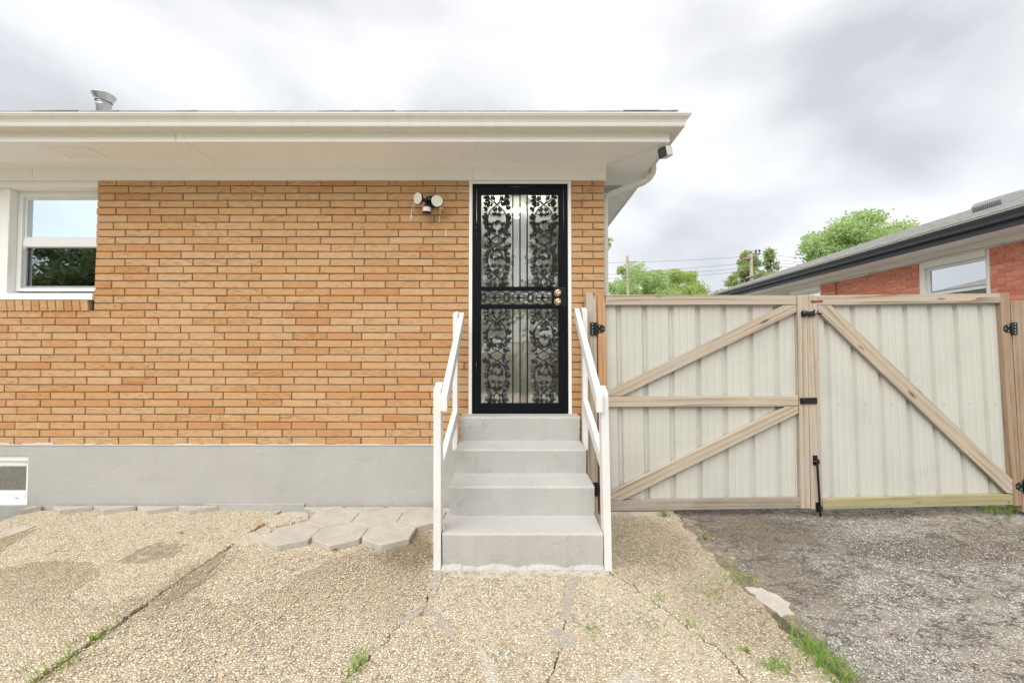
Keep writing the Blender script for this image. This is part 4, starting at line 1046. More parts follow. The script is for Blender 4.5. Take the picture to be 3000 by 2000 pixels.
# latch between the leaves
def latch_box(pxs, y, th, name, mat, parent, bevel=0.002):
    P = [PY(*p, y) for p in pxs]; mb = MB(); mb.prism(P, (0, th, 0)); return mb.build(name, M[mat], parent, bevel=bevel)
q11 = lambda x, y: (2300 + x/9.8, 850 + y/9.8)
lt = latch_box([q11(478,585),q11(615,585),q11(615,755),q11(478,755)], YG-0.006, 0.006, 'latch', 'black', gl)
mb = MB(); c = PY(*q11(560,670), YG-0.02); e_ = PY(*q11(1020,675), YG-0.02)
mb.tube([c+Vector((-0.02,0,0)), c+Vector((0.025,0,0))], 0.021, 14); mb.tube([c, e_], 0.0055, 10); mb.tube([e_, e_+Vector((0.006,0,0))], 0.008, 10); mb.build('latch_bolt', M['black'], lt)
hk = latch_box([gp6(1405,730),gp6(1512,728),gp6(1514,767),gp6(1407,769)], YG-0.014, 0.014, 'latch_bar', 'black', gl, 0.004)
mb = MB(); c = PY(*gp6(1428,748), YG-0.016); mb.lathe([(0.012,0),(0.012,0.006),(0.005,0.008),(0,0.008)], 12, Matrix.Translation(c) @ Matrix.Rotation(R(90),4,'X')); mb.build('latch_rivet', M['black'], hk)

gr = empty('gate_leaf', (PY(2680,1490,YG).x, YG, 0), 'cream ribbed metal gate leaf with a single brace falling to the right', 'gate', 'two leaves of the driveway gate')
gplank('meeting_stile', [gp7(141,75),gp7(202,76),gp7(236,1440),gp7(166,1440)], 3, 0, 'wood', gr)
gplank('top_rail', [gp7(203,78),gp7(1370,62),gp7(1377,123),gp7(204,139)], 0, 1, 'wood', gr)
gplank('bottom_rail', [gp7(240,1374),gp7(1452,1344),gp7(1456,1411),gp7(242,1440)], 0, 1, 'wood_green', gr)
gplank('brace', [gp7(204,141),gp7(297,141),gp7(1451,1250),gp7(1453,1341),gp7(1415,1336),gp7(206,172)], 1, 2, 'wood', gr)
gplank('end_stile', [gp9(166,121),gp9(220,120),gp9(298,1405),gp9(246,1407)], 3, 0, 'wood_brown', gr)
gplank('back_stile', [gp9(138,184),gp9(166,184),gp9(245,1250),gp9(212,1250)], 3, 0, 'wood_green', gr, YG+0.0385, 0.03)
sheet('metal_sheet', gp7(204,110), gp7(739,110), gp7(236,1420), gp7(794,1420), ribs([262,426,594], 204, 739), YG+0.040, gr, True)
sheet('metal_sheet', gp7(737,110), gp7(1340,110), gp7(796,1420), gp7(1424,1420), ribs([760,918,1080,1240], 737, 1340), YG+0.0425, gr, True)
# spring latch catch, rusty plate, drop rod
ct = latch_box([q11(700,615),q11(760,600),q11(850,590),q11(870,550),q11(882,560),q11(850,660),q11(880,735),q11(700,748)], YG-0.020, 0.020, 'latch_catch', 'black', gr, 0.003)
rp_ = latch_box([q11(742,320),q11(755,295),q11(1075,282),q11(1090,300),q11(1085,335),q11(1070,345),q11(755,362)], YG-0.004, 0.004, 'mending_plate', 'rust', gr, 0.001)
mb = MB()
for x, y in ((775,318),(855,312),(968,305),(1040,302)):
    c = PY(*q11(x,y), YG-0.0045); mb.lathe([(0.005,0),(0.004,0.001),(0,0.001)], 8, Matrix.Translation(c) @ Matrix.Rotation(R(90),4,'X'))
mb.build('screw', M['black'], rp_)
r0_ = PY(*gp7(205,1135), YG-0.016); r1_ = PY(*gp7(226,1450), YG-0.016); r1_.z = 0.0
mb = MB(); mb.tube([r0_+Vector((-0.030,0.0,0.0)), r0_+Vector((0.0,-0.004,0.004)), r0_.lerp(r1_, 0.04), r1_], 0.0085, 10); dr = mb.build('drop_rod', M['black'], gr)
for t in (0.0, 0.86):
    c = r0_.lerp(r1_, t); mb = MB(); mb.box(c.x-0.028, c.x+0.014, YG-0.005, YG-0.0005, c.z-0.035, c.z+0.05); mb.box(c.x-0.014, c.x+0.014, YG-0.028, YG-0.005, c.z-0.02, c.z+0.02); mb.build('rod_bracket', M['black'], dr, bevel=0.002)
tee_hinge(PY(*gp9(232,335), YG-0.001), gr, -1, 0.95); tee_hinge(PY(2999,1424,YG-0.001), gr, -1, 0.95)

rpost = empty('gate_post', (PY(3010,1490,3.6).x, 3.64, 0), 'brown timber post at the hinge side of the right gate leaf', 'post')
gplank('post_body', [(2961,882),(3004,880),(3040,1500),(2998,1500)], 3, 0, 'wood_brown', rpost, 3.588, 0.09)
# plain board fence that carries on out of view to the right
fence = empty('board_fence', (5.6, 3.66, 0), 'brown board fence carrying on to the right of the gate', 'fence')
for i in range(9):
    x = 4.64+i*0.148; mb = MB(); Mx = frameM((x+0.07, 3.66, 0.9), (0,0,1), (0,-1,0)); mb.box(-0.88, 0.93, -0.07, 0.07, -0.01, 0.01); mb.build('board', M['wood_brown'], fence, bevel=0.003, M=Mx)
for z in (0.4, 1.5):
    mb = MB(); Mx = frameM((5.5, 3.70, z), (1,0,0), (0,0,1)); mb.box(-0.75, 0.62, -0.02, 0.02, -0.04, 0.04); mb.build('rail', M['wood_brown'], fence, M=Mx)

# ================================================================== hexagonal pavers
HR = 0.2085
def hexpts(cx, cy, r, ymax=None, seed=0):
    rr = random.Random(seed); out = []
    for k in range(6):
        a = R(90+60*k) ; p = Vector((cx + r*math.cos(a) + rr.uniform(-.004,.004), cy + r*math.sin(a) + rr.uniform(-.004,.004)))
        out.append(p)
    if ymax is not None:   # clip at the wall
        res = []
        for i in range(6):
            a, b = out[i], out[(i+1) % 6]
            if a.y <= ymax: res.append(a)
            if (a.y-ymax)*(b.y-ymax) < 0: t = (ymax-a.y)/(b.y-a.y); res.append(a.lerp(b, t))
        out = res
    return out
def paver(cx, cy, top, label, ymax=None, seed=0, tilt=0.0):
    mb = MB(); pts = hexpts(cx, cy, HR-0.007, ymax, seed); rr = random.Random(seed+50)
    dz = [rr.uniform(-0.003, 0.003) for _ in pts]
    n = len(pts); vs = [(p.x, p.y, top+d) for p, d in zip(pts, dz)] + [(p.x, p.y, -0.008) for p in pts]
    mb.add(vs, [tuple(range(n)), tuple(range(2*n-1, n-1, -1))] + [(i, n+i, n+(i+1)%n, (i+1)%n) for i in range(n)])
    o = mb.build('paver', M['hex'], None, bevel=0.006, seg=3); tag(o, label, 'paver', 'hexagonal pavers beside the house')
hx, hy, yw = -1.672, 3.155, 3.685
dx, dyy = 0.3715, 0.310
paver(hx, hy, 0.036, 'hexagonal concrete paver at the left end of the front row', seed=1)
paver(hx+dx, hy, 0.037, 'hexagonal concrete paver in the middle of the front row', seed=2)
paver(hx+2*dx, hy, 0.040, 'hexagonal concrete paver at the right end of the front row, raised corner', seed=3)
paver(hx+dx*0.5, hy+dyy, 0.038, 'hexagonal concrete paver at the left end of the back row', yw, 4)
paver(hx+dx*1.5, hy+dyy, 0.037, 'hexagonal concrete paver in the middle of the back row', yw, 5)
paver(hx+dx*2.5, hy+dyy, 0.042, 'hexagonal concrete paver touching the steps, behind the left handrail post', yw, 6)
paver(hx+dx*0.0, hy+2*dyy, 0.040, 'small cut paver against the wall at the left end of the paved patch', yw, 7)
paver(hx+dx*1.0, hy+2*dyy, 0.039, 'small cut paver against the wall behind the two left back row pavers', yw, 8)
paver(hx+dx*2.0, hy+2*dyy, 0.040, 'small cut paver against the wall behind the two right back row pavers', yw, 9)
mb = MB(); mb.prism([(-1.82,3.16,-0.02),(-1.67,3.10,-0.02),(-0.95,3.10,-0.02),(-0.77,3.16,-0.02),(-0.77,3.3,-0.02),(-0.5,3.38,-0.02),(-0.5,3.68,-0.02),(-1.7,3.68,-0.02),(-1.66,3.36,-0.02)], (0,0,0.050)); mb.build('mortar_bed', M['mortarpatch'], patio)
for i, (px, lb) in enumerate([(52,'narrow cut paver at the far left end of the edging along the wall'), (178.6,'cut paver second from the left in the edging along the wall'), (306,'cut paver third from the left in the edging along the wall'), (435,'cut paver fourth from the left in the edging along the wall'), (558,'cut paver at the right end of the edging along the wall')]):
    cx = PG(px, 1498, 0.03).x
    if i == 0: cx = -4.372
    ctr = Vector((cx, 3.80))
    mb = MB(); pts = [p for p in hexpts(cx, 3.80, HR+0.012, yw, 20+i)]
    if i == 0: pts = [Vector((max(p.x, -4.26), p.y)) for p in pts]
    z = PY(300, 1478, 3.7).z + random.uniform(-0.004, 0.004); n = len(pts)
    vs = [(p.x, p.y, z) for p in pts] + [(p.x, p.y, -0.004) for p in pts]
    mb.add(vs, [tuple(range(n)), tuple(range(2*n-1, n-1, -1))] + [(k, n+k, n+(k+1)%n, (k+1)%n) for k in range(n)])
    o = mb.build('paver', M['hex'], None, bevel=0.005); tag(o, lb, 'paver', 'cut paver edging along the foundation')

# ================================================================== flood light on the wall
fc = PY(1262, 592, D)
fl = empty('flood_light', (fc.x, D, fc.z), 'black twin flood light with cream lenses and motion sensor, left of the door', 'flood light')
mb = MB(); mb.lathe([(0.0,0.035),(0.035,0.034),(0.050,0.024),(0.056,0.010),(0.057,0.0)], 24, Matrix.Translation((fc.x, D-0.0005, fc.z)) @ Matrix.Rotation(R(90),4,'X')); mb.build('base', M['black'], fl)
for px, py, dirv, nm in ((1224, 582, (-0.55,-0.80,-0.12), 0), (1281, 589, (0.22,-0.95,-0.10), 1)):
    c = PY(px, py, D-0.13); d = Vector(dirv).normalized(); Mx = Matrix.Translation(c) @ d.to_track_quat('Z','Y').to_matrix().to_4x4()
    mb = MB(); mb.lathe([(0.0,-0.052),(0.022,-0.050),(0.038,-0.035),(0.054,-0.008),(0.056,0.0),(0.050,0.001)], 26, Mx)
    mb.tube([c-d*0.045, (c-d*0.05+Vector((fc.x, D-0.02, fc.z)))/2, Vector((fc.x, D-0.02, fc.z))], 0.014, 10); hd = mb.build('lamp_head', M['black'], fl)
    mb = MB(); mb.lathe([(0.051,0.0005),(0.0505,0.004),(0.044,0.007),(0.042,0.006),(0.02,0.010),(0.0,0.011)], 26, Mx); mb.build('lens', M['cream_lens'], hd)
c = PY(1251, 614, D-0.10)
mb = MB(); mb.lathe([(0.0,0.030),(0.030,0.028),(0.036,0.022),(0.038,0.0),(0.036,-0.028),(0.030,-0.033),(0.0,-0.034)], 24, Matrix.Translation(c)); mb.tube([c, Vector((fc.x, D-0.02, fc.z-0.01))], 0.016, 10); sn = mb.build('sensor', M['black'], fl)
mb = MB(); vs = []; n_ = 16
for i in range(n_+1):
    a = R(180+15+150*i/n_); vs += [(c.x+0.0392*math.cos(a), c.y+0.0392*math.sin(a), c.z+0.014), (c.x+0.038*math.cos(a), c.y+0.038*math.sin(a), c.z-0.024)]
mb.add(vs, [(2*i, 2*i+1, 2*i+3, 2*i+2)[::-1] for i in range(n_)], True); mb.build('sensor_lens', M['sensor_lens'], sn)
# old drips below it
mb = MB()
for px, py0, py1, w in ((1206,608,628,2.2),(1205,628,645,3.2),(1213,596,625,1.2),(1290,607,628,3.0),(1288,633,652,2.6),(1307,671,693,2.0),(1351,552,558,1.2),(1296,608,612,4)):
    a, b = PY(px, py0, D-0.0022), PY(px-1, py1, D-0.0022); ww = w*D/1200/1.3; rr = random.Random(px)
    pts = []
    for i in range(7): t = i/6; pts.append((a.lerp(b, t), ww*rr.uniform(0.5, 1.1)*(0.5 if i in (0, 6) else 1)))
    vs = [(p.x-w_, p.y, p.z) for p, w_ in pts] + [(p.x+w_, p.y, p.z) for p, w_ in reversed(pts)]
    mb.prism(vs, (0, 0.001, 0))
mb.build('paint_drip', plain('dried_white_drip', (0.66,0.62,0.56), 0.8), house)

# ================================================================== small security camera under the eave corner
cc = PY(1941, 447, 3.30)
sc = empty('security_camera', tuple(cc), 'small white security camera with dark face under the eave corner', 'camera')
d = Vector((-0.86, -0.46, -0.24)).normalized(); Mx = Matrix.Translation(cc) @ d.to_track_quat('Z','Y').to_matrix().to_4x4()
mb = MB(); 
def rrect(w, h, r, n=4):
    out = []
    for cx, cy, a0 in ((w-r,h-r,0),(-w+r,h-r,90),(-w+r,-h+r,180),(w-r,-h+r,270)):
        for i in range(n+1): a = R(a0+90*i/n); out.append((cx+r*math.cos(a), cy+r*math.sin(a)))
    return out
pr = rrect(0.041, 0.041, 0.013); n = len(pr)
vs = [Mx @ Vector((x*s, y*s, z)) for s, z in ((0.92,-0.075),(1,-0.068),(1,0.0)) for x, y in pr]
mb.add(vs, [(s_*n+i, s_*n+(i+1)%n, (s_+1)*n+(i+1)%n, (s_+1)*n+i) for s_ in range(2) for i in range(n)] + [tuple(range(n))[::-1]], True); body = mb.build('camera_body', M['camwhite'], sc)
mb = MB(); mb.add([Mx @ Vector((x*s, y*s, z)) for s, z in ((1,0.0),(0.98,0.005),(0.9,0.007)) for x, y in pr], [(s_*n+i, s_*n+(i+1)%n, (s_+1)*n+(i+1)%n, (s_+1)*n+i) for s_ in range(2) for i in range(n)] + [tuple(2*n+i for i in range(n))]); face = mb.build('camera_face', M['camface'], sc)
mb = MB(); mb.lathe([(0.016,0.0072),(0.016,0.010),(0.011,0.011),(0.010,0.0085),(0.0,0.0085)], 18, Mx); mb.build('camera_lens', M['charcoal'], face)
mp_ = Vector((XF-0.04, YF+0.07, ZS)); mb = MB(); b_ = Mx @ Vector((0,0,-0.072)); mb.tube([b_, (b_+mp_)/2+Vector((0.015,0,0.0)), mp_+Vector((0,0,-0.012))], 0.014, 10)
mb.lathe([(0.0,-0.016),(0.026,-0.014),(0.030,-0.0005)], 18, Matrix.Translation(mp_)); mb.build('mount', M['camwhite'], sc)

# ================================================================== neighbour house
XN = 7.15
zn_s = 3.10; zn_t = PX(2897, 727.5, XN).z
yA, yB, yC = PX(2898.6,800,XN).y, PX(2688.6,830,XN).y, PX(2404,845,XN).y
YN0, YN1 = 0.6, 15.6
nb = empty('neighbour_house', (XN+3.5, 8, 0), 'red brick house with charcoal gutter and grey shingle roof behind the gate', 'house')
mb = MB()
wz0 = 1.25
for a, b in ((YN0, yA), (yB, yC), (yC+1.1, YN1-0.45)): mb.box(XN+0.009, XN+0.2, a, b, -0.41, zn_t)
mb.box(XN+0.009, XN+0.2, yA, yB, -0.41, wz0); mb.box(XN+0.009, XN+0.2, yC, yC+1.1, -0.41, wz0)
mb.box(XN+0.01, XN+7, YN1-0.65, YN1-0.45, -0.41, zn_t); mb.box(XN+0.01, XN+7, YN0, YN0+0.2, -0.41, zn_t)
nwall = mb.build('brick_wall', M['redmortar'], nb)
NBM = [brickmesh('brick', 200+i, M['redbrick']) for i in range(4)]
def nbricks(y0, y1, z0, z1, off):
    rows = int((z1-z0)/0.0677)+1; k = 0
    for i in range(rows):
        zt_ = z1 - i*0.0677; zb_ = zt_-0.0587
        if i == 0: zt_ -= 0.0
        a = y0; base = y0 + ((0.1016 if (i+off) % 2 else 0.2032))
        while a < y1-0.01:
            b = min(base, y1); 
            if y1-b < 0.03: b = y1
            o = bpy.data.objects.new('brick', rnd.choice(NBM))
            Mx = Matrix.Translation((XN+rnd.uniform(-.001,.001), (a+b)/2+(0.0045 if False else 0), (zt_+zb_)/2)) @ Matrix.Rotation(R(-90),4,'Z') @ Matrix.Diagonal((b-a-0.009, 1, zt_-zb_, 1))
            attach(o, nwall, Mx); a = b; base = b+0.2032
nbricks(yA-0.2032*10, yA, 2.02, zn_t-0.004, 0); nbricks(yB, yC, 2.20, zn_t-0.004, 1)
# returns of the brick at the window reveal
mb = MB()
for i in range(12):
    zt_ = zn_t-0.004-i*0.0677; mb.box(XN+0.0115, XN+0.11, yB-0.0095, yB-0.0005, zt_-0.0587, zt_)
mb.build('reveal_brick', M['redbrick'], nwall)
mb = MB(); mb.box(XN-0.022, XN+0.02, YN0, YN1-0.45, zn_t, zn_s-0.001); nfr = mb.build('frieze_board', M['ntrim'], nb)
mb = MB(); pts = []
for i in range(60):
    y = 5.0+i*0.15; pts.append((XN-0.03, y, zn_t+0.02+0.010*math.sin(y*3.1)))
mb.tube(pts, 0.006, 6)
for y in (5.9, 6.6, 8.1, 9.4): mb.tube([(XN-0.024, y, zn_t+0.03), (XN-0.045, y, zn_t+0.025), (XN-0.045, y, zn_t+0.0), (XN-0.026, y, zn_t+0.003)], 0.004, 6)
mb.build('cable', M['alu'], nfr)
mb = MB(); yk = PX(2450,840,XN).y; mb.tube([(XN-0.012, yk, zn_t+0.01), (XN-0.014, yk-0.01, zn_t-0.06), (XN-0.010, yk, zn_t-0.2), (XN-0.010, yk, 1.2)], 0.006, 6); mb.build('black_cable', M['black'], nb)
xe = XN-0.44
mb = MB(); mb.box(xe+0.02, XN+0.05, YN0-0.4, YN1, zn_s, zn_s+0.012); ns = mb.build('soffit', M['soffit'], nb)
mb = MB()
for i in range(70):
    y = 5.0+i*0.14; mb.box(xe+0.03, XN-0.03, y, y+0.003, zn_s-0.002, zn_s-0.0003)
mb.build('soffit_bead', M['soffit'], ns)
mb = MB(); mb.box(xe, xe+0.02, YN0-0.4, YN1, zn_s-0.004, zn_s+0.20); nf = mb.build('fascia', M['charcoal'], nb)
zgn = zn_s+0.085; zln = PX(3000, 602, xe-0.126).z
mb = MB(); gpn = [(o, zgn+(z-zg)*(zln-zgn)/(zl-zg)) for o, z in gp]; n = len(gpn)
vs = [(xe-0.0005-o, YN0-0.4, z) for o, z in gpn] + [(xe-0.0005-o, YN1, z) for o, z in gpn]
mb.add(vs, [(i, i+1, n+i+1, n+i)[::-1] for i in range(n-1)] + [tuple(range(10))]); mb.build('gutter', M['charcoal'], nb)
# roof: courses of shingles stepping up the visible slope
mb = MB(); ex = xe-0.10; sl3 = 0.345; zr = zln+0.035; rows = 30; run = 4.2
for i in range(rows):
    t0, t1 = i/rows*run, (i+1)/rows*run
    y0a, y1a = YN0-0.45+t0, YN1+0.05-t0; y0b, y1b = YN0-0.45+t1+0.02, YN1+0.05-t1-0.02
    z0_, z1_ = zr+t0*sl3+0.007, zr+t1*sl3
    mb.add([(ex+t0, y0a, z0_), (ex+t0, y1a, z0_), (ex+t1+0.02, y1b, z1_+0.006), (ex+t1+0.02, y0b, z1_+0.006), (ex+t0, y0a, z0_-0.012), (ex+t0, y1a, z0_-0.012)], [(0,3,2,1),(4,0,1,5)])
top = zr+run*sl3
mb.add([(ex, YN1+0.05, zr), (ex+2*run, YN1+0.05, zr), (ex+run, YN1+0.05-run, top), (ex+2*run, YN0-0.45, zr), (ex+run, YN0-0.45+run, top), (ex, YN0-0.45, zr)], [(0,1,2),(1,3,4,2),(3,5,4)])
nroof = mb.build('roof', M['shingle'], nb)
mb = MB(); mb.box(ex+0.01, ex+0.05, YN0-0.45, YN1, zr-0.035, zr-0.008); mb.build('drip_edge', M['ntrim'], nb)
# box vent on the slope
vy, vx = 7.05, 8.46; vz_ = zr+(vx-ex)*sl3
Mx = Matrix.Translation((vx, vy, vz_)) @ Matrix.Rotation(-math.atan(sl3), 4, 'Y')
mb = MB(); pr = [(-0.22,0.0),(-0.21,0.10),(-0.15,0.15),(0.20,0.13),(0.22,0.0)]
mb.add([Mx @ Vector((x, y, z)) for y in (-0.23, 0.23) for x, z in pr], [(0,1,2,3,4),(9,8,7,6,5)] + [(i, 5+i, 5+(i+1)%5, (i+1)%5) for i in range(5)]); rv = mb.build('roof_vent', plain('grey_vent', (0.30,0.30,0.31), 0.6), nroof, bevel=0.01)
mb = MB()
for i in range(14):
    y = -0.20+i*0.03; a = Mx @ Vector((-0.222, y, 0.012)); b = Mx @ Vector((-0.213, y, 0.085)); mb.tube([a, b], 0.006, 4)
mb.build('vent_slot', M['charcoal'], rv)
# neighbour windows
def nwindow(y0, y1):
    z1 = zn_t-0.001
    mb = MB(); mb.box(XN+0.02, XN+0.12, y0+0.0005, y0+0.05, wz0, z1); mb.box(XN+0.02, XN+0.12, y1-0.10, y1-0.010, wz0, z1)
    mb.box(XN+0.0, XN+0.12, y0+0.0505, y1-0.1005, z1-0.10, z1); w = mb.build('window', M['ntrim'], nb, bevel=0.003)
    mb = MB(); zt_ = z1-0.1005
    for k in range(3): mb.box(XN-0.004+0.008*k, XN+0.03+0.008*k, y0+0.051, y1-0.101, zt_+0.10-0.033*(k+1), zt_+0.10-0.033*k-0.003)
    mb.build('head_trim', M['ntrim'], w)
    mb = MB(); a, b = y0+0.0505, y1-0.1005; c0_, c1_ = 1.35, zt_
    mb.box(XN+0.06, XN+0.10, a, a+0.05, c0_, c1_); mb.box(XN+0.06, XN+0.10, b-0.05, b, c0_, c1_); mb.box(XN+0.06, XN+0.10, a+0.05, b-0.05, c1_-0.05, c1_)
    zm = PX(2870, 842, XN+0.06).z; mb.box(XN+0.055, XN+0.10, a+0.05, b-0.05, zm-0.025, zm+0.02); mb.build('sash', M['vinyl'], w, bevel=0.003)
    mb = MB(); mb.box(XN+0.080, XN+0.084, a+0.0505, b-0.0505, zm+0.0205, c1_-0.0505); mb.build('pane', M['glass_far'], w)
    mb = MB(); mb.box(XN+0.084, XN+0.088, a+0.0505, b-0.0505, c0_, zm-0.0255); mb.build('pane', M['glass_low'], w)
    mb = MB(); mb.box(XN+0.20, XN+0.22, a-0.04, b+0.04, c0_-0.1, c1_+0.1); mb.build('pane_backing', M['darkroom'], w)  # added dark sheet, its colour stands in for the unlit room
nwindow(yA, yB); nwindow(yC, yC+1.1)

# ================================================================== trees
def tree(name, label, X, Y, height, crown_c, crown_r, mat, nclump, nleaf, lsize, seed, shape='round', cat='tree', group=None, trunk_r=0.16, clump=0.55):
    rs = np.random.default_rng(seed); rr = random.Random(seed)
    root = empty(name, (X, Y, 0), label, cat, group)
    crown_c = Vector(crown_c); cr = Vector(crown_r)
    mb = MB(); top = crown_c + Vector((0, 0, cr.z*0.55))
    n = 7; pts = [Vector((X, Y, -0.45)).lerp(Vector((X, Y, 0)).lerp(top, 1), i/n) + (Vector((rr.uniform(-.12,.12), rr.uniform(-.12,.12), 0)) if 0 < i < n else Vector()) for i in range(n+1)]
    mb.tube(pts, [trunk_r*(1-0.85*i/n) for i in range(n+1)], 9)
    cl = []
    for i in range(nclump):
        while True:
            v = rs.uniform(-1, 1, 3); l = np.linalg.norm(v)
            if l < 1 and (l > 0.45 or rs.random() < 0.3): break
        if shape == 'cone':
            h = rs.random()**1.3; a = rs.uniform(0, 2*math.pi); q = (1-h)*0.95*rs.uniform(0.4, 1)+0.04; v = np.array([q*math.cos(a), q*math.sin(a), h*2-1])
        cl.append(Vector(v))
    for v in cl:
        p = crown_c + Vector((v.x*cr.x, v.y*cr.y, v.z*cr.z)); t = min(0.95, max(0.35, (p.z - 0.25*cr.z)/(top.z)))
        k = int(t*n); s_ = pts[max(1, min(n-1, k-1))]
        m_ = (s_+p)/2 + Vector((0, 0, -0.1*cr.z*rr.random()))
        if rr.random() < 0.75: mb.tube([s_, m_, p], [trunk_r*0.28, trunk_r*0.16, trunk_r*0.04], 5, False)
    mb.build('trunk', M['bark'], root)
    C = np.array([[v.x*cr.x, v.y*cr.y, v.z*cr.z] for v in cl]) + np.array(crown_c)
    rad = clump*float(min(cr.x, cr.z))*rs.uniform(0.5, 1.15, nclump)*0.62
    idx = rs.integers(0, nclump, nleaf)
    P = C[idx] + np.clip(rs.normal(0, 1, (nleaf, 3)), -1.5, 1.5)*(rad[idx]*0.5)[:, None]*np.array([1, 1, 0.75])
    d = rs.normal(0, 1, (nleaf, 3)); d[:, 2] -= 0.25; d /= np.linalg.norm(d, axis=1)[:, None]
    e_ = rs.normal(0, 1, (nleaf, 3)); e_[:, 2] *= 0.4; s = np.cross(d, e_); s /= np.linalg.norm(s, axis=1)[:, None]
    sz = lsize*rs.uniform(0.6, 1.35, nleaf)[:, None]
    V = np.stack([P, P + d*sz*0.55 + s*sz*0.36, P + d*sz*1.15, P + d*sz*0.5 - s*sz*0.36], 1).reshape(-1, 3)
    org = np.array([X, Y, 0.0]); V = V - org
    me = bpy.data.meshes.new('crown'); me.vertices.add(len(V)); me.vertices.foreach_set('co', V.ravel())
    me.loops.add(nleaf*4); me.loops.foreach_set('vertex_index', np.arange(nleaf*4, dtype=np.int32))
    me.polygons.add(nleaf); me.polygons.foreach_set('loop_start', np.arange(0, nleaf*4, 4, dtype=np.int32)); me.polygons.foreach_set('loop_total', np.full(nleaf, 4, dtype=np.int32))
    me.materials.append(M[mat]); me.update(calc_edges=True); me.validate()
    o = bpy.data.objects.new('crown', me); attach(o, root, Matrix.Translation((X, Y, 0))); return root
def tp(px, py, Y): return PY(px, py, Y)
a = tp(1865, 850, 42); tree('broadleaf_tree', 'broad green tree behind the bare utility pole', a.x, 42, 9, tp(1865, 860, 42), (4.2, 4, 2.9), 'leaf_a', 60, 30000, 0.17, 31)
a = tp(1975, 850, 46); tree('broadleaf_tree', 'taller rounded green tree over the middle of the left gate leaf', a.x, 46, 10, tp(1968, 862, 46), (3.6, 3.5, 2.9), 'leaf_b', 60, 30000, 0.17, 32)
a = tp(2045, 850, 38); tree('broadleaf_tree', 'low yellowish green tree top just above the left gate leaf', a.x, 38, 7, tp(2035, 885, 38), (1.6, 1.5, 1.5), 'leaf_b', 26, 9000, 0.15, 33)
a = tp(2205, 850, 36); tree('evergreen_tree', 'ragged evergreen tree behind the pole with crossarms', a.x, 36, 9, tp(2192, 806, 36), (3.1, 2.6, 2.0), 'leaf_c', 110, 9000, 0.16, 34, 'cone', clump=0.34)
a = tp(2262, 850, 38); tree('evergreen_tree', 'thin spired evergreen tree right of the pole with crossarms', a.x, 38, 8, tp(2256, 798, 38), (1.7, 1.6, 2.1), 'leaf_c', 80, 5000, 0.16, 35, 'cone', clump=0.34)
a = tp(2515, 800, 28); tree('maple_tree', 'large light green maple rising over the neighbour roof', a.x, 28, 11, tp(2522, 735, 28), (3.0, 3.0, 2.9), 'leaf_a', 80, 40000, 0.16, 36)
a = tp(2420, 800, 29); tree('maple_tree', 'smaller maple left of the large maple, over the neighbour roof', a.x, 29, 8, tp(2428, 800, 29), (1.9, 1.8, 1.7), 'leaf_a', 40, 14000, 0.15, 37)
a = tp(2680, 700, 45); tree('broadleaf_tree', 'far tree whose tip shows above the neighbour roof, right of the maple', a.x, 45, 12, tp(2665, 715, 45), (2.0, 2.0, 1.7), 'leaf_a', 22, 3500, 0.24, 38)
a = tp(1700, 690, 13); tree('broadleaf_tree', 'tree behind the house whose twig shows beside the downspout', a.x, 13, 5, tp(1722, 694, 13), (0.78, 0.9, 0.75), 'leaf_c', 26, 3200, 0.10, 39, trunk_r=0.09)

# ================================================================== utility poles and wires
PYD = 31.0
def pole(px, pyt, r, label, arms):
    c = PY(px, pyt, PYD); root = empty('utility_pole', (c.x, PYD, 0), label, 'utility pole')
    mb = MB(); mb.tube([(c.x+0.12, PYD, -0.45), (c.x+0.06, PYD, c.z*0.5), (c.x, PYD, c.z)], [r*1.25, r*1.1, r], 12); p = mb.build('pole_shaft', M['pole'], root)
    return c, root
c1_, r1 = pole(1837.5, 750, 0.105, 'bare wooden utility pole standing just right of the house', False)
c2_, r2 = pole(2200, 743, 0.115, 'wooden utility pole with crossarms behind the left gate leaf', True)
q10 = lambda x, y: (2080 + x/5.225, 580 + y/5.225)
for (a, b, w) in (((498,940),(712,835),0.06), ((545,945),(770,845),0.06), ((552,1225),(812,1140),0.045)):
    A_, B_ = PY(*q10(*a), PYD-0.6), PY(*q10(*b), PYD+0.7)
    if a[0] != 552: A_ = PY(*q10(*a), PYD-0.15); B_ = PY(*q10(*b), PYD+0.15)
    mb = MB(); mb.tube([A_, B_], w*1.3, 4); mb.build('crossarm', M['pole'], r2)
for x, y in ((704,812),(756,812)):
    p = PY(*q10(x, y), PYD); mb = MB(); mb.lathe([(0.0,-0.1),(0.05,-0.08),(0.07,0),(0.05,0.06),(0.07,0.08),(0.0,0.12)], 10, Matrix.Translation(p)); mb.build('insulator', M['charcoal'], r2)
for x in (465, 495, 522, 548):
    p = PY(*q10(x, 900+(548-x)*0.12), PYD-0.1); mb = MB(); mb.lathe([(0.0,-0.05),(0.06,-0.03),(0.05,0.03),(0.0,0.05)], 10, Matrix.Translation(p) @ Matrix.Rotation(R(90),4,'Y')); mb.build('insulator', M['ceramic'], r2)
mb = MB(); mb.tube([PY(*q10(*p), PYD) for p in ((612,870),(612,822),(704,800),(756,800),(860,825),(872,865))], 0.014, 5); mb.build('jumper', M['wire'], r2)
mb = MB(); mb.tube([PY(*q10(*p), PYD) for p in ((660,950),(700,885))], 0.02, 5); mb.build('arm_brace', M['pole'], r2)
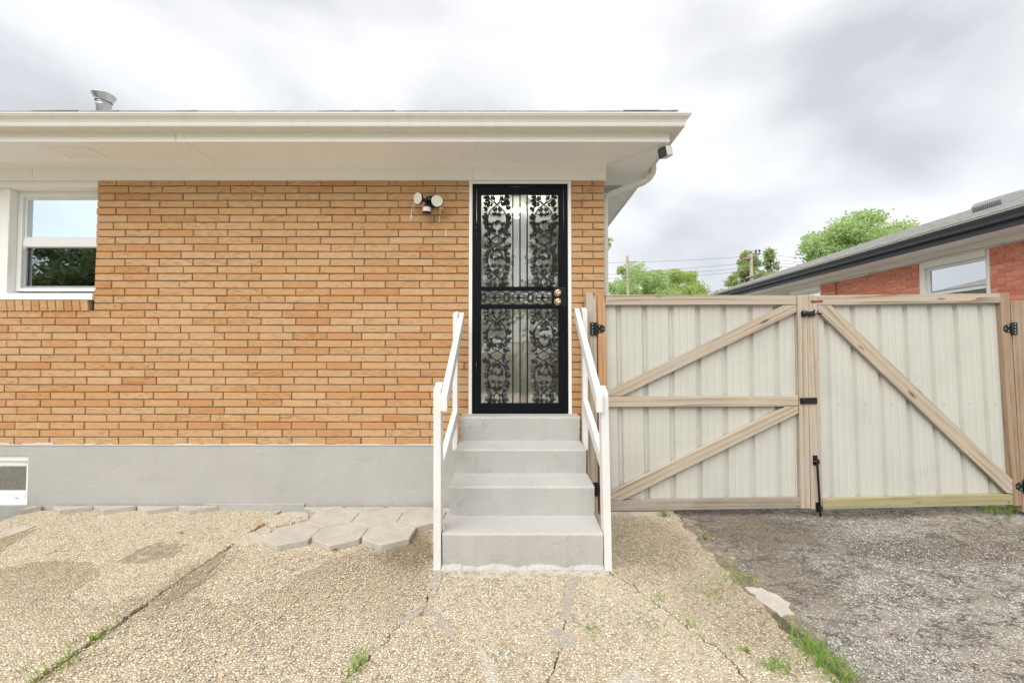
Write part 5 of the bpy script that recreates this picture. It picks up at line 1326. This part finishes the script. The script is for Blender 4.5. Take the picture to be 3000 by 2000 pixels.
def wirep(pts, label, Y=PYD, r=0.011, Yend=None):
    P = []
    for i in range(len(pts)-1):
        for k in range(8):
            t = k/8; P.append(PY(pts[i][0]+(pts[i+1][0]-pts[i][0])*t, pts[i][1]+(pts[i+1][1]-pts[i][1])*t, Y))
    P.append(PY(*pts[-1], Y)); mb = MB(); mb.tube(P, r, 5); o = mb.build('overhead_wire', M['wire']); tag(o, label, 'wire', 'overhead wires between the poles')
wirep([(1650,773),(1785,770),(1950,765),(2060,760),(2168,753)], 'topmost overhead wire running left from the crossarm pole')
wirep([(1650,812),(1800,803),(1960,790),(2080,781),(2196,770)], 'second overhead wire running left from the crossarm pole', PYD-0.15)
wirep([(1650,827),(1800,815),(1960,800),(2080,794),(2196,783)], 'third overhead wire running left from the crossarm pole', PYD-0.15)
wirep([(1650,838),(1800,826),(1960,813),(2080,804),(2198,793)], 'lowest overhead wire running left from the crossarm pole', PYD-0.15)
wirep([(2240,744),(2300,751),(2365,758),(2500,776)], 'topmost overhead wire running right from the crossarm pole')
wirep([(2218,751),(2290,763),(2360,770),(2500,788)], 'second overhead wire running right from the crossarm pole', PYD-0.15)
wirep([(2204,767),(2270,770),(2365,777),(2500,795)], 'third overhead wire running right from the crossarm pole', PYD-0.15)
wirep([(2204,776),(2280,780),(2340,785),(2500,806)], 'lowest overhead wire running right from the crossarm pole', PYD-0.15)
wirep([(1838,762),(1900,785),(1990,820),(2090,858)], 'guy wire sloping down right from the bare utility pole', PYD-0.13)

# ================================================================== weeds, grass tufts, fallen leaves
def tuft(px, py, w, h, n, label, seed, spread=(1,1), z=0.0, broad=False):
    c = PG(px, py, z); rr = random.Random(seed); mb = MB()
    for i in range(n):
        bx, by = c.x + rr.gauss(0, w*0.33)*spread[0], c.y + rr.gauss(0, w*0.33)*spread[1]
        a = rr.uniform(0, 2*math.pi); L = h*rr.uniform(0.5, 1.2); lean = rr.uniform(0.4, 1.15); wd = (0.0028 if not broad else 0.010)*rr.uniform(0.7, 1.3)
        d = Vector((math.cos(a), math.sin(a), 0)); s = Vector((-d.y, d.x, 0)); p = Vector((bx, by, z-0.004)); vs = []
        for k in range(4):
            t = k/3; q = p + d*(L*lean*t*t*0.8 + L*0.15*t) + Vector((0,0,L*(t-0.35*t*t*lean)))
            ww = wd*((1-t*0.92) if not broad else (math.sin(math.pi*min(0.98, t*0.9+0.1))+0.05)); vs += [q - s*ww, q + s*ww]
        mb.add(vs, [(2*k, 2*k+1, 2*k+3, 2*k+2) for k in range(3)])
    o = mb.build('weed' if broad else 'grass_tuft', M['grass'], None, origin=(c.x, c.y, z)); tag(o, label, 'weed' if broad else 'grass', 'weeds growing in the cracks of the paving')
tuft(140, 1970, 0.16, 0.075, 42, 'grass tuft in the joint at the bottom left corner', 1, (0.8,1))
tuft(222, 1905, 0.10, 0.05, 18, 'small grass sprig in the left joint, between two larger tufts', 2)
tuft(300, 1858, 0.15, 0.07, 34, 'spreading grass tuft in the left joint, farther from the corner', 3, (0.8,1.2))
tuft(1045, 1950, 0.10, 0.05, 60, 'grass tuft in the diagonal crack running down from the left handrail', 4, (0.7,1.3))
tuft(1735, 1846, 0.06, 0.025, 40, 'tiny pale green sprig alone on the slab below the steps', 5)
tuft(1906, 1832, 0.10, 0.045, 22, 'bright grass sprig in the crack right of the steps', 6)
tuft(1932, 1756, 0.08, 0.05, 24, 'grass sprig in the diagonal crack right of the right handrail', 7)
tuft(2004, 1822, 0.06, 0.04, 12, 'tiny sprig at the meeting of two cracks on the right slab', 8)
tuft(1806, 1682, 0.05, 0.04, 10, 'tiny sprig at the foot of the right handrail', 9)
tuft(1950, 1512, 0.04, 0.07, 9, 'leafy weed under the bottom rail of the left gate leaf', 10, broad=True)
tuft(2062, 1580, 0.04, 0.06, 8, 'leafy weed in the edge of the asphalt near the gate', 11, broad=True)
tuft(2140, 1668, 0.09, 0.06, 22, 'grass sprig along the asphalt edge above the dense tuft', 12, (0.6,1.6))
tuft(2157, 1700, 0.16, 0.07, 70, 'dense grass tuft along the asphalt edge', 13, (1.2,0.7))
tuft(2086, 1742, 0.10, 0.05, 30, 'small grass tuft on the slab left of the asphalt edge', 14)
tuft(2026, 1832, 0.07, 0.03, 24, 'low pale sprig in the crack on the right slab', 15)
tuft(2400, 1930, 0.20, 0.075, 200, 'biggest clump of bright grass at the asphalt edge, bottom right', 16, (0.7,1.0))
tuft(2350, 1870, 0.16, 0.05, 80, 'thin grass strip along the asphalt edge above the biggest clump', 17, (0.5,1.4))
tuft(2275, 1955, 0.13, 0.024, 240, 'low mossy grass streak on the slab left of the biggest clump', 18, (0.9,0.7))
tuft(2470, 1995, 0.12, 0.09, 60, 'grass clump cut off by the bottom edge of the picture', 19)
tuft(2178, 1906, 0.03, 0.04, 5, 'single bright leaf lying on the right slab', 20, broad=True)
tuft(2852, 1522, 0.09, 0.03, 26, 'small grass sprig on the asphalt before the right gate leaf', 21)
tuft(2915, 1500, 0.22, 0.10, 26, 'leafy weeds under the bottom rail of the right gate leaf', 22, (1.3,0.6), broad=True)
tuft(2985, 1500, 0.16, 0.14, 18, 'leafy weeds at the foot of the brown gate post', 23, broad=True)
tuft(2800, 1490, 0.24, 0.05, 40, 'thin dry grass under the right half of the right gate leaf', 24, (1.5,0.4))
for i, (px, py, lb) in enumerate([(531,1562,'curled brown dry leaf on the patio below the foundation'),(980,1612,'dry brown leaf fragment at the foot of the front row pavers'),(240,1522,'tiny orange leaf fragment below the wall edging'),(163,1616,'tiny orange leaf fragment on the left slab'),(1235,1798,'dark dry leaf crumb beside the left crack')]):
    c = PG(px, py, 0.006); rr = random.Random(i); s = (0.032, 0.03, 0.014, 0.016, 0.022)[i]; a = rr.uniform(0, 3)
    d = Vector((math.cos(a), math.sin(a), 0)); t = Vector((-d.y, d.x, 0)); mb = MB()
    prof = [(0,0,0.002),(0.25,0.28,0.010),(0.55,0.34,0.014),(0.8,0.2,0.010),(1,0,0.004)]
    vs = [c + d*(x-0.5)*s*1.6 + t*y*s + Vector((0,0,z*s/0.03)) for x, y, z in prof] + [c + d*(x-0.5)*s*1.6 + Vector((0,0,0.003)) for x, y, z in prof] + [c + d*(x-0.5)*s*1.6 - t*y*s + Vector((0,0,z*s/0.03)) for x, y, z in prof]
    mb.add(vs, [(k, k+1, 5+k+1, 5+k) for k in range(4)] + [(5+k, 5+k+1, 10+k+1, 10+k) for k in range(4)], True); tag(mb.build('fallen_leaf', M['dry']), lb, 'leaf', 'fallen leaves on the patio')

# ================================================================== the yard behind the camera, seen mirrored in the glass
bf = empty('back_fence', (0.5, -8.2, 0), 'brown board fence with a lattice top, mirrored in the door glass', 'fence')
mb = MB(); mb.box(-0.068, 0.068, -0.010, 0.010, 0.0, 1.35); bmesh_ = mb.mesh('board', M['wood_brown'])
for i in range(66):
    o = bpy.data.objects.new('board', bmesh_); attach(o, bf, Matrix.Translation((-4.3+i*0.145, -8.2, 0.03)))
for x in (-4.4, -2.0, 0.4, 2.8, 5.2):
    mb = MB(); mb.box(x-0.045, x+0.045, -8.26, -8.215, -0.3, 1.85); mb.build('post', M['wood_brown'], bf)
mb = MB()
for i in range(110):
    x = -4.6+i*0.09
    for d in (-1, 1): mb.prism([(x-0.013, -8.2+0.006*d, 1.42), (x+0.013, -8.2+0.006*d, 1.42), (x+0.013+0.36*d, -8.2+0.006*d, 1.78), (x-0.013+0.36*d, -8.2+0.006*d, 1.78)], (0, 0.005, 0))
lat = mb.build('lattice', M['wood'], bf); tag(lat, kind='stuff')
mb = MB(); mb.box(-4.5, 5.3, -8.22, -8.18, 1.39, 1.43); mb.box(-4.5, 5.3, -8.22, -8.18, 1.77, 1.81); mb.build('rail', M['wood'], bf)
for i, (x, y, h, w, lb) in enumerate([(-14.6,-6.2,4.9,1.6,'dark leafy tree mirrored at the left of the kitchen window'), (-12.2,-6.8,6.6,1.9,'tallest dark tree mirrored at the right of the kitchen window'), (-17.6,-9.0,5.9,2.1,'dark tree mirrored at the far left of the kitchen window'),
        (-1.8,-13,7.5,2.4,'broad tree mirrored in the left half of the door glass'), (2.8,-14,8.5,2.6,'broad tree mirrored in the right half of the door glass')]):
    tree('yard_tree', lb, x, y, h, (x, y, h*0.58), (w, w, h*0.42), 'leaf_d', 40, 6500, 0.17, 70+i, trunk_r=0.11)

# photographer standing beside the camera
def skin(name, pts, edges, root_i, mat, parent, sub=2):
    me = bpy.data.meshes.new(name); me.from_pydata([p[:3] for p in pts], edges, []); me.materials.append(mat)
    bm = bmesh.new(); bm.from_mesh(me); lay = bm.verts.layers.skin.verify(); bm.verts.ensure_lookup_table()
    for v, p in zip(bm.verts, pts): v[lay].radius = (p[3], p[4] if len(p) > 4 else p[3])
    bm.verts[root_i][lay].use_root = True; bm.to_mesh(me); bm.free()
    o = bpy.data.objects.new(name, me); attach(o, parent, Matrix.Translation((PXX, PYY, 0)))
    k = o.modifiers.new('skin', 'SKIN'); k.use_smooth_shade = True
    q = o.modifiers.new('sub', 'SUBSURF'); q.levels = q.render_levels = sub; return o
PXX, PYY = 0.36, -0.75
person = empty('person', (PXX, PYY, 0), 'person in a lavender shirt and white cap holding a phone, mirrored in the door glass', 'person')
skinm = plain('skin_tone', (0.52, 0.33, 0.24), 0.6, var=0.05)
B_ = [(0,0,0.93,.13,.10),(0,0.01,1.10,.13,.09),(0,0,1.28,.15,.10),(0,0,1.40,.08,.07),(0,0.015,1.47,.052),(0,0.03,1.56,.078,.09),(0,0.025,1.65,.072,.085)]
E_ = [(0,1),(1,2),(2,3),(3,4),(4,5),(5,6)]
for s_ in (-1, 1):
    b = len(B_); B_ += [(s_*0.18,0,1.36,.058),(s_*0.25,0.02,1.12,.042),(s_*0.17,0.20,1.05,.034),(s_*0.075,0.29,1.10,.027),(s_*0.035,0.34,1.13,.022)]
    E_ += [(3,b),(b,b+1),(b+1,b+2),(b+2,b+3),(b+3,b+4)]
    h = b+3
    for k, (fx, fz) in enumerate(((0.02,0.035),(0.005,0.02),(-0.002,0.005),(-0.002,-0.012))):
        f = len(B_); B_ += [(s_*(0.055-fx*0.3),0.33,1.12+fz,.0095),(s_*(0.03-fx*0.3),0.365,1.125+fz,.008)]; E_ += [(b+4,f),(f,f+1)]
    b = len(B_); B_ += [(s_*0.10,0,0.88,.088),(s_*0.11,0.02,0.50,.058),(s_*0.115,-0.01,0.30,.056),(s_*0.115,-0.02,0.09,.036),(s_*0.125,0.10,0.035,.035)]
    E_ += [(0,b),(b,b+1),(b+1,b+2),(b+2,b+3),(b+3,b+4)]
skin('body', B_, E_, 0, skinm, person)
sh_ = [(0,0,0.90,.165,.125),(0,0.01,1.10,.160,.115),(0,0,1.28,.175,.12),(0,0,1.39,.12,.09)]; se = [(0,1),(1,2),(2,3)]
for s_ in (-1, 1):
    b = len(sh_); sh_ += [(s_*0.18,0,1.365,.078),(s_*0.232,0.014,1.19,.066)]; se += [(3,b),(b,b+1)]
skin('shirt', sh_, se, 1, plain('lavender_cotton', (0.52,0.49,0.62), 0.9, var=0.08), person)
st_ = [(0,0,0.92,.155,.12)]; se = []
for s_ in (-1, 1):
    b = len(st_); st_ += [(s_*0.10,0,0.84,.105),(s_*0.115,0.02,0.52,.092)]; se += [(0,b),(b,b+1)]
skin('shorts', st_, se, 0, plain('grey_cotton', (0.16,0.17,0.18), 0.9, var=0.1), person)
mb = MB(); Mh = Matrix.Translation((PXX, PYY+0.025, 1.645))
mb.lathe([(0.104,-0.005),(0.103,0.03),(0.088,0.07),(0.05,0.095),(0.0,0.102)], 20, Mh)
mb.prism([(PXX-0.085,PYY+0.09,1.645),(PXX-0.06,PYY+0.19,1.635),(PXX,PYY+0.215,1.632),(PXX+0.06,PYY+0.19,1.635),(PXX+0.085,PYY+0.09,1.645)], (0,0,0.008)); mb.build('cap', plain('white_cap', (0.75,0.75,0.74), 0.8), person)
mb = MB(); mb.box(PXX-0.04, PXX+0.04, PYY+0.34, PYY+0.352, 1.06, 1.20); ph = mb.build('phone', M['black'], None, bevel=0.004); tag(ph, 'black phone held in both hands by the person in the lavender shirt', 'phone')

# ================================================================== loose stones lying on the slabs and bedded in the asphalt
def gravel(name, n, x0, x1, y0, y1, z, smin, smax, mat, parent, seed, flat=0.6, power=1.0, far_thin=False):
    rs = np.random.default_rng(seed)
    x = rs.uniform(x0, x1, n); y = y0 + (y1-y0)*rs.random(n)**power
    keep = ~((x > SX0-0.03) & (x < SX1+0.03) & (y > 2.66)) & ~((x > -1.9) & (x < -0.5) & (y > 2.93)) & ~((x < -2.3) & (y > 3.55))
    if far_thin: keep &= rs.random(len(x)) > np.clip((y-2.5)/1.1, 0, 0.85)
    x, y = x[keep], y[keep]; n = len(x)
    sz = rs.uniform(smin, smax, n)*rs.uniform(0.7, 1.0, n); a = rs.uniform(0, 6.28, n); el = rs.uniform(0.6, 1.0, n)
    base = np.array([[1,0,0],[0.35,0.8,0.1],[-0.6,0.7,0],[-1,-0.1,0.1],[-0.3,-0.85,0],[0.65,-0.7,0.1],[0.1,0.05,1],[0,0,-0.7]])
    V = base[None]*np.stack([sz, sz*el, sz*flat*rs.uniform(0.6, 1.1, n)], 1)[:, None, :]*(1+rs.normal(0, 0.12, (n, 8, 3)))
    ca, sa = np.cos(a)[:, None], np.sin(a)[:, None]
    W = np.stack([V[..., 0]*ca - V[..., 1]*sa + x[:, None], V[..., 0]*sa + V[..., 1]*ca + y[:, None], V[..., 2] + z], -1).reshape(-1, 3)
    tri = []
    for i in range(6): tri += [(i, (i+1) % 6, 6), ((i+1) % 6, i, 7)]
    T = (np.array(tri)[None] + (np.arange(n)*8)[:, None, None]).reshape(-1, 3).astype(np.int32)
    me = bpy.data.meshes.new(name); me.vertices.add(len(W)); me.vertices.foreach_set('co', W.ravel())
    me.loops.add(len(T)*3); me.loops.foreach_set('vertex_index', T.ravel())
    me.polygons.add(len(T)); me.polygons.foreach_set('loop_start', np.arange(0, len(T)*3, 3, dtype=np.int32)); me.polygons.foreach_set('loop_total', np.full(len(T), 3, dtype=np.int32))
    me.polygons.foreach_set('use_smooth', np.ones(len(T), dtype=bool)); me.materials.append(mat); me.update(calc_edges=True)
    o = bpy.data.objects.new(name, me); attach(o, parent); tag(o, kind='stuff'); return o
def stonemat(name, stops):
    m = Mat(name); c = m.ramp(m.geo().outputs['Random Per Island'], stops, 'CONSTANT')
    m.color(m.mix(m.range(m.noise(m.pos(), 240, 3), 0.35, 0.7, 0, 0.4), c, (0.36, 0.30, 0.23))); m.set(0.6, spec=0.35); return m.m
sm1 = stonemat('river_pebble', [(0,(0.84,0.73,0.54)),(0.2,(0.68,0.56,0.40)),(0.38,(0.90,0.84,0.70)),(0.55,(0.52,0.42,0.32)),(0.68,(0.38,0.38,0.39)),(0.78,(0.76,0.63,0.45)),(0.88,(0.56,0.38,0.26)),(0.94,(0.84,0.82,0.79))])
sm2 = stonemat('asphalt_chip', [(0,(0.58,0.55,0.50)),(0.2,(0.40,0.37,0.33)),(0.38,(0.74,0.72,0.67)),(0.52,(0.30,0.27,0.23)),(0.66,(0.34,0.34,0.36)),(0.78,(0.50,0.43,0.34)),(0.9,(0.80,0.78,0.72))])
gravel('pebbles', 24000, -4.2, 1.50, 1.55, 3.66, 0.0012, 0.004, 0.0088, sm1, patio, 5, 0.42, 1.15)
gravel('asphalt_chips', 42000, 1.40, 5.0, 1.55, 3.75, -0.011, 0.003, 0.0068, sm2, bpy.data.objects['driveway'], 6, 0.85, 1.0, True)
